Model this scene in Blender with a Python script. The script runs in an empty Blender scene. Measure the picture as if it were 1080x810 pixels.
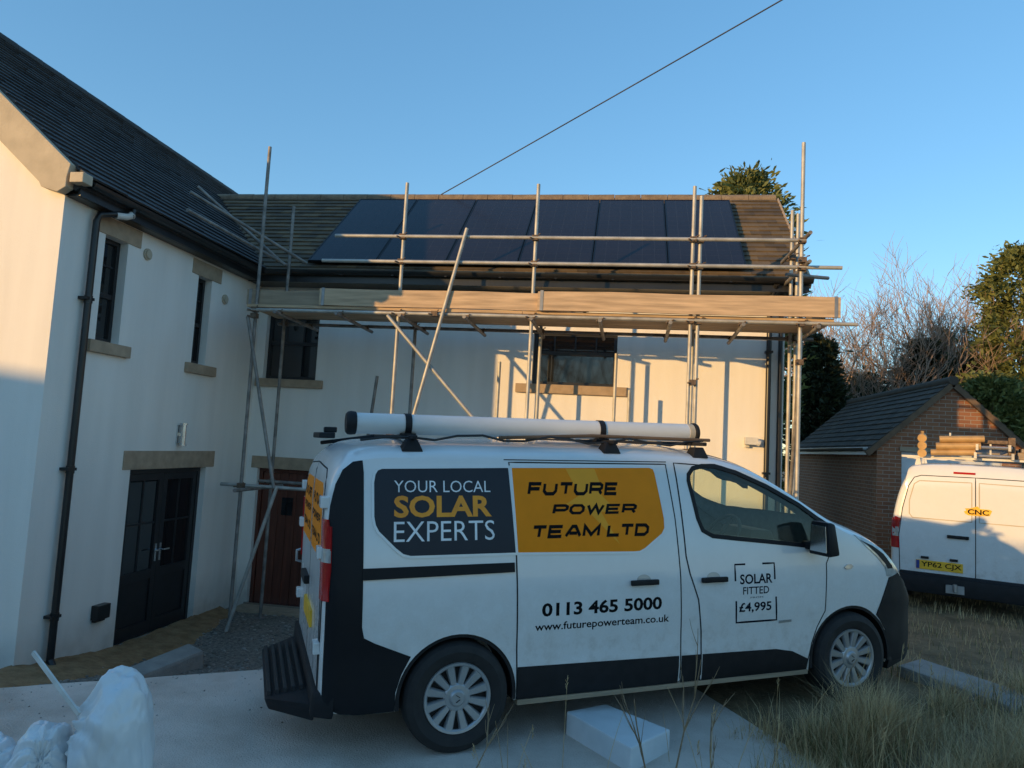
import bpy, bmesh, math, random
import numpy as np
from mathutils import Vector, Matrix, noise
from mathutils.bvhtree import BVHTree
from mathutils.geometry import tessellate_polygon

sc = bpy.context.scene
COL = sc.collection
R = math.radians

# ------------------------------------------------------------------ camera, light, exposure
cam_d = bpy.data.cameras.new("camera")
cam = bpy.data.objects.new("camera", cam_d)
COL.objects.link(cam)
yaw, pitch, roll = R(-8.6807), R(4.9246), R(3.1098)
cy, sy, cp, sp = math.cos(yaw), math.sin(yaw), math.cos(pitch), math.sin(pitch)
fwd = Vector((sy * cp, cy * cp, sp)); rt = Vector((cy, -sy, 0)); up = rt.cross(fwd)
cr, sr = math.cos(roll), math.sin(roll)
r_ = rt * cr + up * sr; u_ = up * cr - rt * sr
m = Matrix((r_, u_, -fwd)).transposed().to_4x4()
cam.matrix_world = m
cam_d.sensor_width = 36.0
cam_d.lens = 760.0 / 1080.0 * 36.0
cam_d.clip_start = 0.05
cam_d.clip_end = 3000
sc.camera = cam

SUN_H = Vector((0.681, 0.732, 0)).normalized()      # way the sunlight travels over the ground
SUN_EL = R(8.0)
w = bpy.data.worlds.new("World"); sc.world = w; w.use_nodes = True
nt = w.node_tree; nt.nodes.clear()
sky = nt.nodes.new("ShaderNodeTexSky"); sky.sky_type = 'NISHITA'; sky.sun_disc = False
sky.sun_elevation = SUN_EL
sky.sun_rotation = math.atan2(-SUN_H.x, -SUN_H.y)
sky.altitude = 50; sky.air_density = 1.0; sky.dust_density = 0.1; sky.ozone_density = 3.1
bg = nt.nodes.new("ShaderNodeBackground"); bg.inputs[1].default_value = 0.15
wo = nt.nodes.new("ShaderNodeOutputWorld")
gm_ = nt.nodes.new("ShaderNodeGamma"); gm_.inputs[1].default_value = 0.66       # evens the sky out, as a phone's exposure blending does
hs_ = nt.nodes.new("ShaderNodeHueSaturation"); hs_.inputs["Saturation"].default_value = 1.27
nt.links.new(sky.outputs[0], gm_.inputs[0]); nt.links.new(gm_.outputs[0], hs_.inputs["Color"])
nt.links.new(hs_.outputs[0], bg.inputs[0]); nt.links.new(bg.outputs[0], wo.inputs[0])

sun_d = bpy.data.lights.new("sun", 'SUN'); sun_d.energy = 2.0; sun_d.angle = R(0.55)
sun_d.color = (0.76, 0.465, 0.17)
sun = bpy.data.objects.new("sun", sun_d); COL.objects.link(sun)
ldir = Vector((SUN_H.x * math.cos(SUN_EL), SUN_H.y * math.cos(SUN_EL), -math.sin(SUN_EL)))
sun.rotation_euler = ldir.to_track_quat('-Z', 'Y').to_euler()
sun.location = (-20, -20, 12)

vs = sc.view_settings
vs.view_transform = 'Standard'; vs.look = 'None'; vs.gamma = 1.0; vs.use_curve_mapping = False
vs.exposure = 1.55
sc.cycles.max_bounces = 8
sc.cycles.transparent_max_bounces = 12

# ------------------------------------------------------------------ materials
def new_mat(name):
    mt = bpy.data.materials.new(name); mt.use_nodes = True
    n = mt.node_tree; b = n.nodes["Principled BSDF"]
    return mt, n, b

def mat(name, col, rough=0.6, metal=0.0, var=0.15, scale=8.0, bump=0.0, bscale=60.0, coat=0.0, spec=0.5, detail=5.0, stretch=None):
    """one plain surface with soft uneven colour and an optional fine bump"""
    mt, n, b = new_mat(name)
    tc = n.nodes.new("ShaderNodeTexCoord")
    src = tc.outputs["Object"]
    if stretch:
        mp = n.nodes.new("ShaderNodeMapping"); mp.inputs["Scale"].default_value = stretch
        n.links.new(src, mp.inputs[0]); src = mp.outputs[0]
    nz = n.nodes.new("ShaderNodeTexNoise"); nz.inputs["Scale"].default_value = scale; nz.inputs["Detail"].default_value = detail
    n.links.new(src, nz.inputs["Vector"])
    rp = n.nodes.new("ShaderNodeValToRGB")
    c = np.array(col)
    rp.color_ramp.elements[0].position = 0.3; rp.color_ramp.elements[1].position = 0.7
    rp.color_ramp.elements[0].color = (*np.clip(c * (1 - var), 0, 1), 1)
    rp.color_ramp.elements[1].color = (*np.clip(c * (1 + var), 0, 1), 1)
    n.links.new(nz.outputs["Fac"], rp.inputs[0]); n.links.new(rp.outputs[0], b.inputs["Base Color"])
    b.inputs["Roughness"].default_value = rough; b.inputs["Metallic"].default_value = metal
    b.inputs["Coat Weight"].default_value = coat; b.inputs["Specular IOR Level"].default_value = spec
    if bump:
        n2 = n.nodes.new("ShaderNodeTexNoise"); n2.inputs["Scale"].default_value = bscale; n2.inputs["Detail"].default_value = 4
        n.links.new(src, n2.inputs["Vector"])
        bp = n.nodes.new("ShaderNodeBump"); bp.inputs["Strength"].default_value = bump; bp.inputs["Distance"].default_value = 0.02
        n.links.new(n2.outputs["Fac"], bp.inputs["Height"]); n.links.new(bp.outputs[0], b.inputs["Normal"])
    return mt

def two_tone(name, ca, cb, rough=0.85, scale=3.0, lo=0.42, hi=0.58, bump=0.3, bscale=40, scale2=None):
    mt, n, b = new_mat(name)
    tc = n.nodes.new("ShaderNodeTexCoord")
    nz = n.nodes.new("ShaderNodeTexNoise"); nz.inputs["Scale"].default_value = scale; nz.inputs["Detail"].default_value = 9; nz.inputs["Roughness"].default_value = 0.65
    n.links.new(tc.outputs["Object"], nz.inputs["Vector"])
    rp = n.nodes.new("ShaderNodeValToRGB")
    rp.color_ramp.elements[0].position = lo; rp.color_ramp.elements[1].position = hi
    rp.color_ramp.elements[0].color = (*ca, 1); rp.color_ramp.elements[1].color = (*cb, 1)
    n.links.new(nz.outputs["Fac"], rp.inputs[0]); n.links.new(rp.outputs[0], b.inputs["Base Color"])
    b.inputs["Roughness"].default_value = rough
    n2 = n.nodes.new("ShaderNodeTexNoise"); n2.inputs["Scale"].default_value = bscale; n2.inputs["Detail"].default_value = 6
    n.links.new(tc.outputs["Object"], n2.inputs["Vector"])
    bp = n.nodes.new("ShaderNodeBump"); bp.inputs["Strength"].default_value = bump; bp.inputs["Distance"].default_value = 0.03
    n.links.new(n2.outputs["Fac"], bp.inputs["Height"]); n.links.new(bp.outputs[0], b.inputs["Normal"])
    return mt

def brick_mat(name, ca, cb, mortar, scale=1.0, rot=None):
    mt, n, b = new_mat(name)
    tc = n.nodes.new("ShaderNodeTexCoord")
    sx = n.nodes.new("ShaderNodeSeparateXYZ"); n.links.new(tc.outputs["Object"], sx.inputs[0])
    ad = n.nodes.new("ShaderNodeMath"); n.links.new(sx.outputs["X"], ad.inputs[0]); n.links.new(sx.outputs["Y"], ad.inputs[1])
    mp = n.nodes.new("ShaderNodeCombineXYZ"); n.links.new(ad.outputs[0], mp.inputs[0]); n.links.new(sx.outputs["Z"], mp.inputs[1])
    br = n.nodes.new("ShaderNodeTexBrick")
    br.inputs["Color1"].default_value = (*ca, 1); br.inputs["Color2"].default_value = (*cb, 1); br.inputs["Mortar"].default_value = (*mortar, 1)
    br.inputs["Scale"].default_value = scale; br.inputs["Brick Width"].default_value = 0.225; br.inputs["Row Height"].default_value = 0.075
    br.inputs["Mortar Size"].default_value = 0.006; br.inputs["Bias"].default_value = -0.1
    n.links.new(mp.outputs[0], br.inputs["Vector"])
    n.links.new(br.outputs["Color"], b.inputs["Base Color"]); b.inputs["Roughness"].default_value = 0.9
    bp = n.nodes.new("ShaderNodeBump"); bp.inputs["Strength"].default_value = 0.5; bp.inputs["Distance"].default_value = 0.01; bp.invert = True
    n.links.new(br.outputs["Fac"], bp.inputs["Height"]); n.links.new(bp.outputs[0], b.inputs["Normal"])
    return mt

def glass_mat(name, tint=(0.92, 0.95, 0.88), refl=0.12):
    mt = bpy.data.materials.new(name); mt.use_nodes = True
    n = mt.node_tree; n.nodes.clear()
    o = n.nodes.new("ShaderNodeOutputMaterial"); mx = n.nodes.new("ShaderNodeMixShader")
    tr = n.nodes.new("ShaderNodeBsdfTransparent"); tr.inputs[0].default_value = (*tint, 1)
    gl = n.nodes.new("ShaderNodeBsdfGlossy"); gl.inputs["Roughness"].default_value = 0.02; gl.inputs[0].default_value = (.9, .95, .95, 1)
    lw = n.nodes.new("ShaderNodeLayerWeight"); lw.inputs[0].default_value = 0.5
    pw = n.nodes.new("ShaderNodeMath"); pw.operation = 'POWER'; pw.inputs[1].default_value = 4.0; n.links.new(lw.outputs["Facing"], pw.inputs[0])
    ml = n.nodes.new("ShaderNodeMath"); ml.operation = 'MULTIPLY_ADD'; ml.inputs[1].default_value = .16; ml.inputs[2].default_value = refl; n.links.new(pw.outputs[0], ml.inputs[0])
    n.links.new(ml.outputs[0], mx.inputs[0]); n.links.new(tr.outputs[0], mx.inputs[1]); n.links.new(gl.outputs[0], mx.inputs[2])
    n.links.new(mx.outputs[0], o.inputs[0])
    return mt

def leaf_mat(name, ca, cb, scale=1.2):
    mt = bpy.data.materials.new(name); mt.use_nodes = True
    n = mt.node_tree; b = n.nodes["Principled BSDF"]; o = n.nodes["Material Output"]
    gi = n.nodes.new("ShaderNodeNewGeometry")
    rp = n.nodes.new("ShaderNodeValToRGB"); rp.color_ramp.elements[0].color = (*ca, 1); rp.color_ramp.elements[1].color = (*cb, 1)
    n.links.new(gi.outputs["Random Per Island"], rp.inputs[0])
    n.links.new(rp.outputs[0], b.inputs["Base Color"]); b.inputs["Roughness"].default_value = 0.7
    tl = n.nodes.new("ShaderNodeBsdfTranslucent"); n.links.new(rp.outputs[0], tl.inputs[0])
    mx = n.nodes.new("ShaderNodeMixShader"); mx.inputs[0].default_value = 0.25
    n.links.new(b.outputs[0], mx.inputs[1]); n.links.new(tl.outputs[0], mx.inputs[2]); n.links.new(mx.outputs[0], o.inputs[0])
    return mt

def wall_mat():
    """white painted render: fine grain, faint vertical rain streaks and a damp, dirty foot"""
    mt, n, b = new_mat("white_render")
    tc = n.nodes.new("ShaderNodeTexCoord")
    mp = n.nodes.new("ShaderNodeMapping"); mp.inputs["Scale"].default_value = (2.5, 2.5, 0.25)
    n.links.new(tc.outputs["Object"], mp.inputs[0])
    nz = n.nodes.new("ShaderNodeTexNoise"); nz.inputs["Scale"].default_value = 1.6; nz.inputs["Detail"].default_value = 7
    n.links.new(mp.outputs[0], nz.inputs["Vector"])
    rp = n.nodes.new("ShaderNodeValToRGB")
    rp.color_ramp.elements[0].position = 0.25; rp.color_ramp.elements[1].position = 0.65
    rp.color_ramp.elements[0].color = (0.78, 0.735, 0.67, 1); rp.color_ramp.elements[1].color = (0.86, 0.815, 0.75, 1)
    n.links.new(nz.outputs["Fac"], rp.inputs[0])
    sx = n.nodes.new("ShaderNodeSeparateXYZ"); n.links.new(tc.outputs["Object"], sx.inputs[0])
    mr = n.nodes.new("ShaderNodeMapRange"); mr.inputs[1].default_value = 0.0; mr.inputs[2].default_value = 0.65; mr.inputs[3].default_value = 0.95; mr.inputs[4].default_value = 0.0
    n.links.new(sx.outputs["Z"], mr.inputs[0])
    n3 = n.nodes.new("ShaderNodeTexNoise"); n3.inputs["Scale"].default_value = 5; n3.inputs["Detail"].default_value = 6
    n.links.new(tc.outputs["Object"], n3.inputs["Vector"])
    mu = n.nodes.new("ShaderNodeMath"); mu.operation = 'MULTIPLY'; n.links.new(mr.outputs[0], mu.inputs[0]); n.links.new(n3.outputs["Fac"], mu.inputs[1])
    mx = n.nodes.new("ShaderNodeMix"); mx.data_type = 'RGBA'; mx.inputs[7].default_value = (0.30, 0.24, 0.17, 1)
    n.links.new(mu.outputs[0], mx.inputs[0]); n.links.new(rp.outputs[0], mx.inputs[6]); n.links.new(mx.outputs[2], b.inputs["Base Color"])
    b.inputs["Roughness"].default_value = 0.9; b.inputs["Specular IOR Level"].default_value = 0.2
    n2 = n.nodes.new("ShaderNodeTexNoise"); n2.inputs["Scale"].default_value = 90; n2.inputs["Detail"].default_value = 3
    n.links.new(tc.outputs["Object"], n2.inputs["Vector"])
    n4 = n.nodes.new("ShaderNodeTexNoise"); n4.inputs["Scale"].default_value = 2.2; n4.inputs["Detail"].default_value = 3
    n.links.new(tc.outputs["Object"], n4.inputs["Vector"])
    bp = n.nodes.new("ShaderNodeBump"); bp.inputs["Strength"].default_value = 0.30; bp.inputs["Distance"].default_value = 0.01
    n.links.new(n2.outputs["Fac"], bp.inputs["Height"])
    b2 = n.nodes.new("ShaderNodeBump"); b2.inputs["Strength"].default_value = 0.14; b2.inputs["Distance"].default_value = 0.06
    n.links.new(n4.outputs["Fac"], b2.inputs["Height"]); n.links.new(bp.outputs[0], b2.inputs["Normal"])
    n.links.new(b2.outputs[0], b.inputs["Normal"])
    return mt

M = {}
M['render'] = wall_mat()
M['stone'] = mat('sandstone', (0.40, 0.295, 0.20), .9, var=.14, scale=9, bump=.25, bscale=50)
M['stone_pale'] = mat('pale_stone', (0.50, 0.42, 0.31), .85, var=.12, scale=5, bump=.2, bscale=40)
M['slate'] = two_tone('dark_roof_tile', (0.032, 0.030, 0.030), (0.060, 0.056, 0.054), .75, 6, .35, .65, .25, 30)
M['tile'] = two_tone('brown_roof_tile', (0.060, 0.050, 0.040), (0.155, 0.115, 0.070), .85, 9, .35, .68, .4, 45)
M['ridge'] = two_tone('ridge_tile', (0.17, 0.12, 0.08), (0.27, 0.20, 0.13), .85, 8, .35, .65, .3, 40)
M['black_pvc'] = mat('black_plastic_gutter', (0.016, 0.016, 0.017), .35, var=.2, scale=5)
M['black_frame'] = mat('black_window_frame', (0.018, 0.018, 0.02), .4, var=.15, scale=10)
M['pane'] = mat('dark_window_pane', (0.012, 0.014, 0.016), .04, var=.1, spec=.8)
M['blind'] = mat('pale_curtain', (0.10, 0.095, 0.085), .8, var=.2, scale=5)
M['red_door'] = mat('red_brown_door', (0.115, 0.032, 0.018), .5, var=.25, scale=4, stretch=(6, 6, .5))
M['chrome'] = mat('brushed_steel', (0.62, 0.63, 0.64), .25, 1.0, var=.05)
M['panel'] = mat('solar_glass', (0.016, 0.013, 0.018), .22, var=.12, scale=1.5, spec=.32)
M['panel_line'] = mat('panel_cell_line', (0.05, 0.05, 0.055), .35)
M['panel_frame'] = mat('black_aluminium', (0.008, 0.008, 0.010), .4, .3)
M['tube'] = mat('galvanised_tube', (0.44, 0.42, 0.38), .55, .35, var=.22, scale=7)
M['tube_dark'] = mat('weathered_tube', (0.24, 0.22, 0.20), .6, .35, var=.35, scale=9)
M['coupler'] = mat('rusty_coupler', (0.16, 0.11, 0.075), .7, .4, var=.4, scale=25)
M['timber'] = mat('scaffold_timber', (0.50, 0.355, 0.225), .8, var=.28, scale=3, bump=.15, bscale=30, stretch=(.6, 8, 8))
M['timber_grey'] = mat('weathered_timber', (0.33, 0.25, 0.17), .85, var=.2, scale=3, bump=.15, bscale=30, stretch=(.6, 8, 8))
def paint_mat():
    """white van paint with road film and splashes low on the body"""
    mt, n, b = new_mat("white_van_paint")
    tc = n.nodes.new("ShaderNodeTexCoord"); sx = n.nodes.new("ShaderNodeSeparateXYZ"); n.links.new(tc.outputs["Object"], sx.inputs[0])
    mr = n.nodes.new("ShaderNodeMapRange"); mr.inputs[1].default_value = .25; mr.inputs[2].default_value = 1.05; mr.inputs[3].default_value = .8; mr.inputs[4].default_value = 0.06
    n.links.new(sx.outputs["Z"], mr.inputs[0])
    nz = n.nodes.new("ShaderNodeTexNoise"); nz.inputs["Scale"].default_value = 9; nz.inputs["Detail"].default_value = 10; nz.inputs["Roughness"].default_value = .7
    n.links.new(tc.outputs["Object"], nz.inputs["Vector"])
    rp = n.nodes.new("ShaderNodeValToRGB"); rp.color_ramp.elements[0].position = .38; rp.color_ramp.elements[1].position = .75
    n.links.new(nz.outputs["Fac"], rp.inputs[0])
    mu = n.nodes.new("ShaderNodeMath"); mu.operation = 'MULTIPLY'; n.links.new(mr.outputs[0], mu.inputs[0]); n.links.new(rp.outputs[0], mu.inputs[1])
    mx = n.nodes.new("ShaderNodeMix"); mx.data_type = 'RGBA'; mx.inputs[6].default_value = (.76, .755, .745, 1); mx.inputs[7].default_value = (.34, .28, .22, 1)
    n.links.new(mu.outputs[0], mx.inputs[0]); n.links.new(mx.outputs[2], b.inputs["Base Color"])
    ro = n.nodes.new("ShaderNodeMath"); ro.operation = 'MULTIPLY_ADD'; ro.inputs[1].default_value = .5; ro.inputs[2].default_value = .22
    n.links.new(mu.outputs[0], ro.inputs[0]); n.links.new(ro.outputs[0], b.inputs["Roughness"])
    b.inputs["Coat Weight"].default_value = .6; b.inputs["Coat Roughness"].default_value = .08
    n2 = n.nodes.new("ShaderNodeTexNoise"); n2.inputs["Scale"].default_value = 3.5; n2.inputs["Detail"].default_value = 1
    n.links.new(tc.outputs["Object"], n2.inputs["Vector"])
    bp = n.nodes.new("ShaderNodeBump"); bp.inputs["Strength"].default_value = .06; bp.inputs["Distance"].default_value = .04
    n.links.new(n2.outputs["Fac"], bp.inputs["Height"]); n.links.new(bp.outputs[0], b.inputs["Normal"]); n.links.new(bp.outputs[0], b.inputs["Coat Normal"])
    return mt
M['van_white'] = paint_mat()
M['van_black'] = mat('black_bumper_plastic', (0.012, 0.012, 0.014), .6, var=.25, scale=12, bump=.08, bscale=200, spec=.3)
M['van_gloss_black'] = mat('gloss_black_trim', (0.008, 0.009, 0.012), .5, var=.1, spec=.25)
M['seal'] = mat('dark_panel_gap', (0.012, 0.012, 0.013), .9)
M['rubber'] = mat('tyre_rubber', (0.018, 0.017, 0.017), .8, var=.25, scale=15)
M['hubcap'] = mat('silver_wheel_trim', (0.42, 0.43, 0.44), .38, .6, var=.08)
M['vinyl_grey'] = mat('charcoal_vinyl', (0.020, 0.024, 0.034), .45, var=.06, spec=.3)
M['vinyl_gold'] = mat('amber_vinyl', (0.95, 0.27, 0.004), .5, var=.04, spec=.2)
M['vinyl_pale'] = mat('pale_amber_vinyl', (0.95, 0.38, 0.03), .5, var=.03, spec=.2)
M['ink'] = mat('black_lettering', (0.006, 0.006, 0.007), .6, spec=.1)
M['white_ink'] = mat('white_lettering', (0.78, 0.79, 0.80), .4)
M['gold_ink'] = mat('amber_lettering', (0.95, 0.32, 0.008), .4)
M['navy_ink'] = mat('navy_lettering', (0.007, 0.010, 0.02), .6, spec=.1)
M['red_lamp'] = mat('red_lamp_lens', (0.42, 0.014, 0.016), .15, var=.1, coat=.5)
M['clear_lamp'] = mat('clear_lamp_lens', (0.50, 0.50, 0.48), .12, .3, var=.25, scale=20)
M['plate_yellow'] = mat('yellow_number_plate', (0.85, 0.47, 0.03), .4)
M['plate_blue'] = mat('blue_plate_band', (0.02, 0.05, 0.25), .4)
M['glass'] = glass_mat('cab_window_glass', refl=0.03)
M['seat'] = mat('grey_seat_fabric', (0.05, 0.05, 0.055), .9, var=.2, scale=20)
M['dash'] = mat('dashboard_plastic', (0.025, 0.025, 0.027), .7)
M['hi_vis'] = mat('orange_bag', (0.30, 0.07, 0.03), .8)
M['pipe_white'] = mat('white_pvc_pipe', (0.66, 0.66, 0.65), .4, var=.06, scale=3)
M['pebble'] = leaf_mat('loose_stone', (0.16, 0.14, 0.12), (0.42, 0.38, 0.33))
M['band'] = mat('metal_end_band', (0.30, 0.30, 0.30), .5, .7, var=.2)
M['concrete'] = two_tone('drive_concrete', (0.47, 0.39, 0.325), (0.66, 0.575, 0.50), .9, 1.6, .32, .62, .5, 90)
M['concrete_grey'] = two_tone('grey_concrete', (0.22, 0.215, 0.20), (0.33, 0.32, 0.29), .9, 4, .3, .7, .3, 50)
M['gravel'] = two_tone('gravel_earth', (0.10, 0.085, 0.068), (0.30, 0.265, 0.22), .95, 26, .35, .62, .8, 70)
M['sandy'] = two_tone('sandy_earth', (0.22, 0.125, 0.055), (0.36, 0.225, 0.11), .95, 7, .35, .65, .5, 50)
M['earth'] = two_tone('grassy_earth', (0.12, 0.082, 0.040), (0.27, 0.185, 0.095), .95, 3.2, .35, .65, .7, 30)
M['brick'] = brick_mat('garage_brick', (0.30, 0.125, 0.060), (0.22, 0.088, 0.045), (0.33, 0.27, 0.21), 1.0, (R(90), 0, 0))
M['brick_side'] = brick_mat('garage_brick_side', (0.27, 0.115, 0.06), (0.20, 0.085, 0.045), (0.30, 0.25, 0.20), 1.0, (R(90), 0, R(90)))
M['garage_white'] = mat('white_garage_door', (0.60, 0.62, 0.64), .5, var=.05)
M['bark'] = mat('grey_bark', (0.20, 0.15, 0.11), .95, var=.3, scale=6)
M['twig'] = mat('reddish_twigs', (0.30, 0.205, 0.145), .95, var=.3, scale=2)
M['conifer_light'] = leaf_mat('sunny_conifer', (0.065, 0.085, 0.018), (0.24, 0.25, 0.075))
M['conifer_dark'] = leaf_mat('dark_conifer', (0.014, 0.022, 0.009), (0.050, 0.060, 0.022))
M['ochre_leaf'] = leaf_mat('ochre_shrub', (0.20, 0.12, 0.04), (0.30, 0.20, 0.08))
M['grass_green'] = leaf_mat('green_grass', (0.085, 0.095, 0.02), (0.20, 0.18, 0.06))
M['grass_dry'] = leaf_mat('dry_grass', (0.34, 0.22, 0.10), (0.70, 0.53, 0.29))
M['stem'] = mat('dead_stem', (0.26, 0.19, 0.115), .9, var=.3, scale=10)
M['plastic'] = mat('white_plastic_sack', (0.70, 0.71, 0.72), .30, var=.06, scale=3)
M['foam'] = mat('pale_foam_board', (0.60, 0.64, 0.66), .7, var=.08, scale=6, bump=.1)
M['cable'] = mat('black_cable', (0.02, 0.02, 0.02), .6)
M['wood_pole'] = mat('brown_pole', (0.14, 0.09, 0.055), .9, var=.25, scale=5)
M['brass'] = mat('tan_pipe', (0.50, 0.31, 0.13), .5, .2, var=.2)
M['ladder'] = mat('ladder_aluminium', (0.42, 0.41, 0.40), .4, .7, var=.2)
M['offwhite'] = mat('offwhite_plastic', (0.62, 0.60, 0.56), .5)

# ------------------------------------------------------------------ mesh helpers
BASE = {}          # root name -> world offset taken off the coordinates of its parts

def root_of(o):
    while o.parent: o = o.parent
    return o

class MB:
    def __init__(s): s.v = []; s.f = []; s.mi = []; s.cur = 0
    def add(s, vs_, fs_):
        b = len(s.v); s.v += [tuple(p) for p in vs_]
        for f in fs_: s.f.append(tuple(b + i for i in f)); s.mi.append(s.cur)
    def box(s, a, b):
        (x0, y0, z0), (x1, y1, z1) = a, b
        s.add([(x0, y0, z0), (x1, y0, z0), (x1, y1, z0), (x0, y1, z0), (x0, y0, z1), (x1, y0, z1), (x1, y1, z1), (x0, y1, z1)],
              [(0, 3, 2, 1), (4, 5, 6, 7), (0, 1, 5, 4), (1, 2, 6, 5), (2, 3, 7, 6), (3, 0, 4, 7)])
    def hexa(s, bot, top):
        s.add(list(bot) + list(top), [(0, 3, 2, 1), (4, 5, 6, 7), (0, 1, 5, 4), (1, 2, 6, 5), (2, 3, 7, 6), (3, 0, 4, 7)])
    def bar(s, p, q, wdt, hgt, upv=(0, 0, 1)):
        p, q = Vector(p), Vector(q); d = (q - p).normalized(); u = Vector(upv)
        sd = d.cross(u).normalized(); u = sd.cross(d)
        c = [sd * wdt / 2 * a + u * hgt / 2 * b for a, b in ((-1, -1), (1, -1), (1, 1), (-1, 1))]
        s.add([p + k for k in c] + [q + k for k in c], [(0, 1, 2, 3), (7, 6, 5, 4), (0, 4, 5, 1), (1, 5, 6, 2), (2, 6, 7, 3), (3, 7, 4, 0)])
    def tube(s, pts, r, n=10, cap=True, hollow=False):
        pts = [Vector(p) for p in pts]; k = len(pts)
        rr = r if isinstance(r, (list, tuple)) else [r] * k
        d0 = (pts[1] - pts[0]).normalized()
        a = d0.orthogonal().normalized()
        vs_ = []
        for i, p in enumerate(pts):
            d = (pts[min(i + 1, k - 1)] - pts[max(i - 1, 0)]).normalized()
            a = (a - d * a.dot(d)).normalized(); b = d.cross(a)
            for j in range(n):
                t = 2 * math.pi * j / n
                vs_.append(p + (a * math.cos(t) + b * math.sin(t)) * rr[i])
        fs_ = []
        for i in range(k - 1):
            for j in range(n):
                j2 = (j + 1) % n
                fs_.append((i * n + j, i * n + j2, (i + 1) * n + j2, (i + 1) * n + j))
        if cap:
            fs_.append(tuple(range(n))[::-1]); fs_.append(tuple((k - 1) * n + j for j in range(n)))
        s.add(vs_, fs_)
    def lathe(s, prof, center, axis=(0, 1, 0), n=40, closed=False):
        ax = Vector(axis).normalized(); a = ax.orthogonal().normalized(); b = ax.cross(a); c = Vector(center)
        vs_ = []; k = len(prof)
        for r, h in prof:
            for j in range(n):
                t = 2 * math.pi * j / n
                vs_.append(c + ax * h + (a * math.cos(t) + b * math.sin(t)) * r)
        fs_ = []
        for i in range(k if closed else k - 1):
            i2 = (i + 1) % k
            for j in range(n):
                j2 = (j + 1) % n
                fs_.append((i * n + j, i * n + j2, i2 * n + j2, i2 * n + j))
        s.add(vs_, fs_)
    def prism(s, outer, holes, to3, thick):
        """flat outline with holes, lifted by to3(a, b) and given a thickness vector"""
        loops = [outer] + list(holes)
        flat = [p for l in loops for p in l]
        tris = tessellate_polygon([[Vector((p[0], p[1], 0)) for p in l] for l in loops])
        fr = [Vector(to3(*p)) for p in flat]; t = Vector(thick); n = len(flat)
        fs_ = []
        for q in tris:
            fs_.append(tuple(q)); fs_.append(tuple(i + n for i in q[::-1]))
        i0 = 0
        for l in loops:
            k = len(l)
            for i in range(k):
                a, b = i0 + i, i0 + (i + 1) % k
                fs_.append((a, b, b + n, a + n))
            i0 += k
        s.add(fr + [p + t for p in fr], fs_)
    def build(s, name, mats, parent=None, smooth=0, bevel=0):
        off = BASE.get(root_of(parent).name, (0, 0, 0)) if parent else (0, 0, 0)
        me = bpy.data.meshes.new(name)
        me.from_pydata([(x - off[0], y - off[1], z - off[2]) for x, y, z in s.v], [], s.f)
        return finish(me, name, mats, parent, smooth, s.mi, bevel)

def finish(me, name, mats, parent=None, smooth=0, mi=None, bevel=0):
    bm = bmesh.new(); bm.from_mesh(me)
    if mi:
        for f, k in zip(bm.faces, mi): f.material_index = k
    bmesh.ops.recalc_face_normals(bm, faces=bm.faces)
    if bevel:
        bmesh.ops.remove_doubles(bm, verts=bm.verts, dist=1e-5)
        es = [e for e in bm.edges if len(e.link_faces) == 2 and e.calc_face_angle(0) > R(35)]
        bmesh.ops.bevel(bm, geom=es, offset=bevel, segments=2, affect='EDGES', profile=.6, clamp_overlap=True)
    bm.to_mesh(me); bm.free()
    for mt in (mats if isinstance(mats, (list, tuple)) else [mats]): me.materials.append(M[mt] if isinstance(mt, str) else mt)
    if smooth:
        for p in me.polygons: p.use_smooth = True
        me.set_sharp_from_angle(angle=R(smooth))
    o = bpy.data.objects.new(name, me); COL.objects.link(o)
    if parent: o.parent = parent
    return o

def tag(o, label=None, cat=None, group=None, kind=None):
    if label: o['label'] = label
    if cat: o['category'] = cat
    if group: o['group'] = group
    if kind: o['kind'] = kind
    return o

def thing(name, label, cat, loc=(0, 0, 0), group=None, local=False):
    o = bpy.data.objects.new(name, None); COL.objects.link(o); o.location = loc
    o.empty_display_size = .2
    if not local: BASE[o.name] = tuple(loc)
    return tag(o, label, cat, group)

def copy_tree(o, parent=None):
    c = o.copy(); COL.objects.link(c)
    if parent: c.parent = parent
    for ch in list(o.children): copy_tree(ch, c)
    return c

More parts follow.
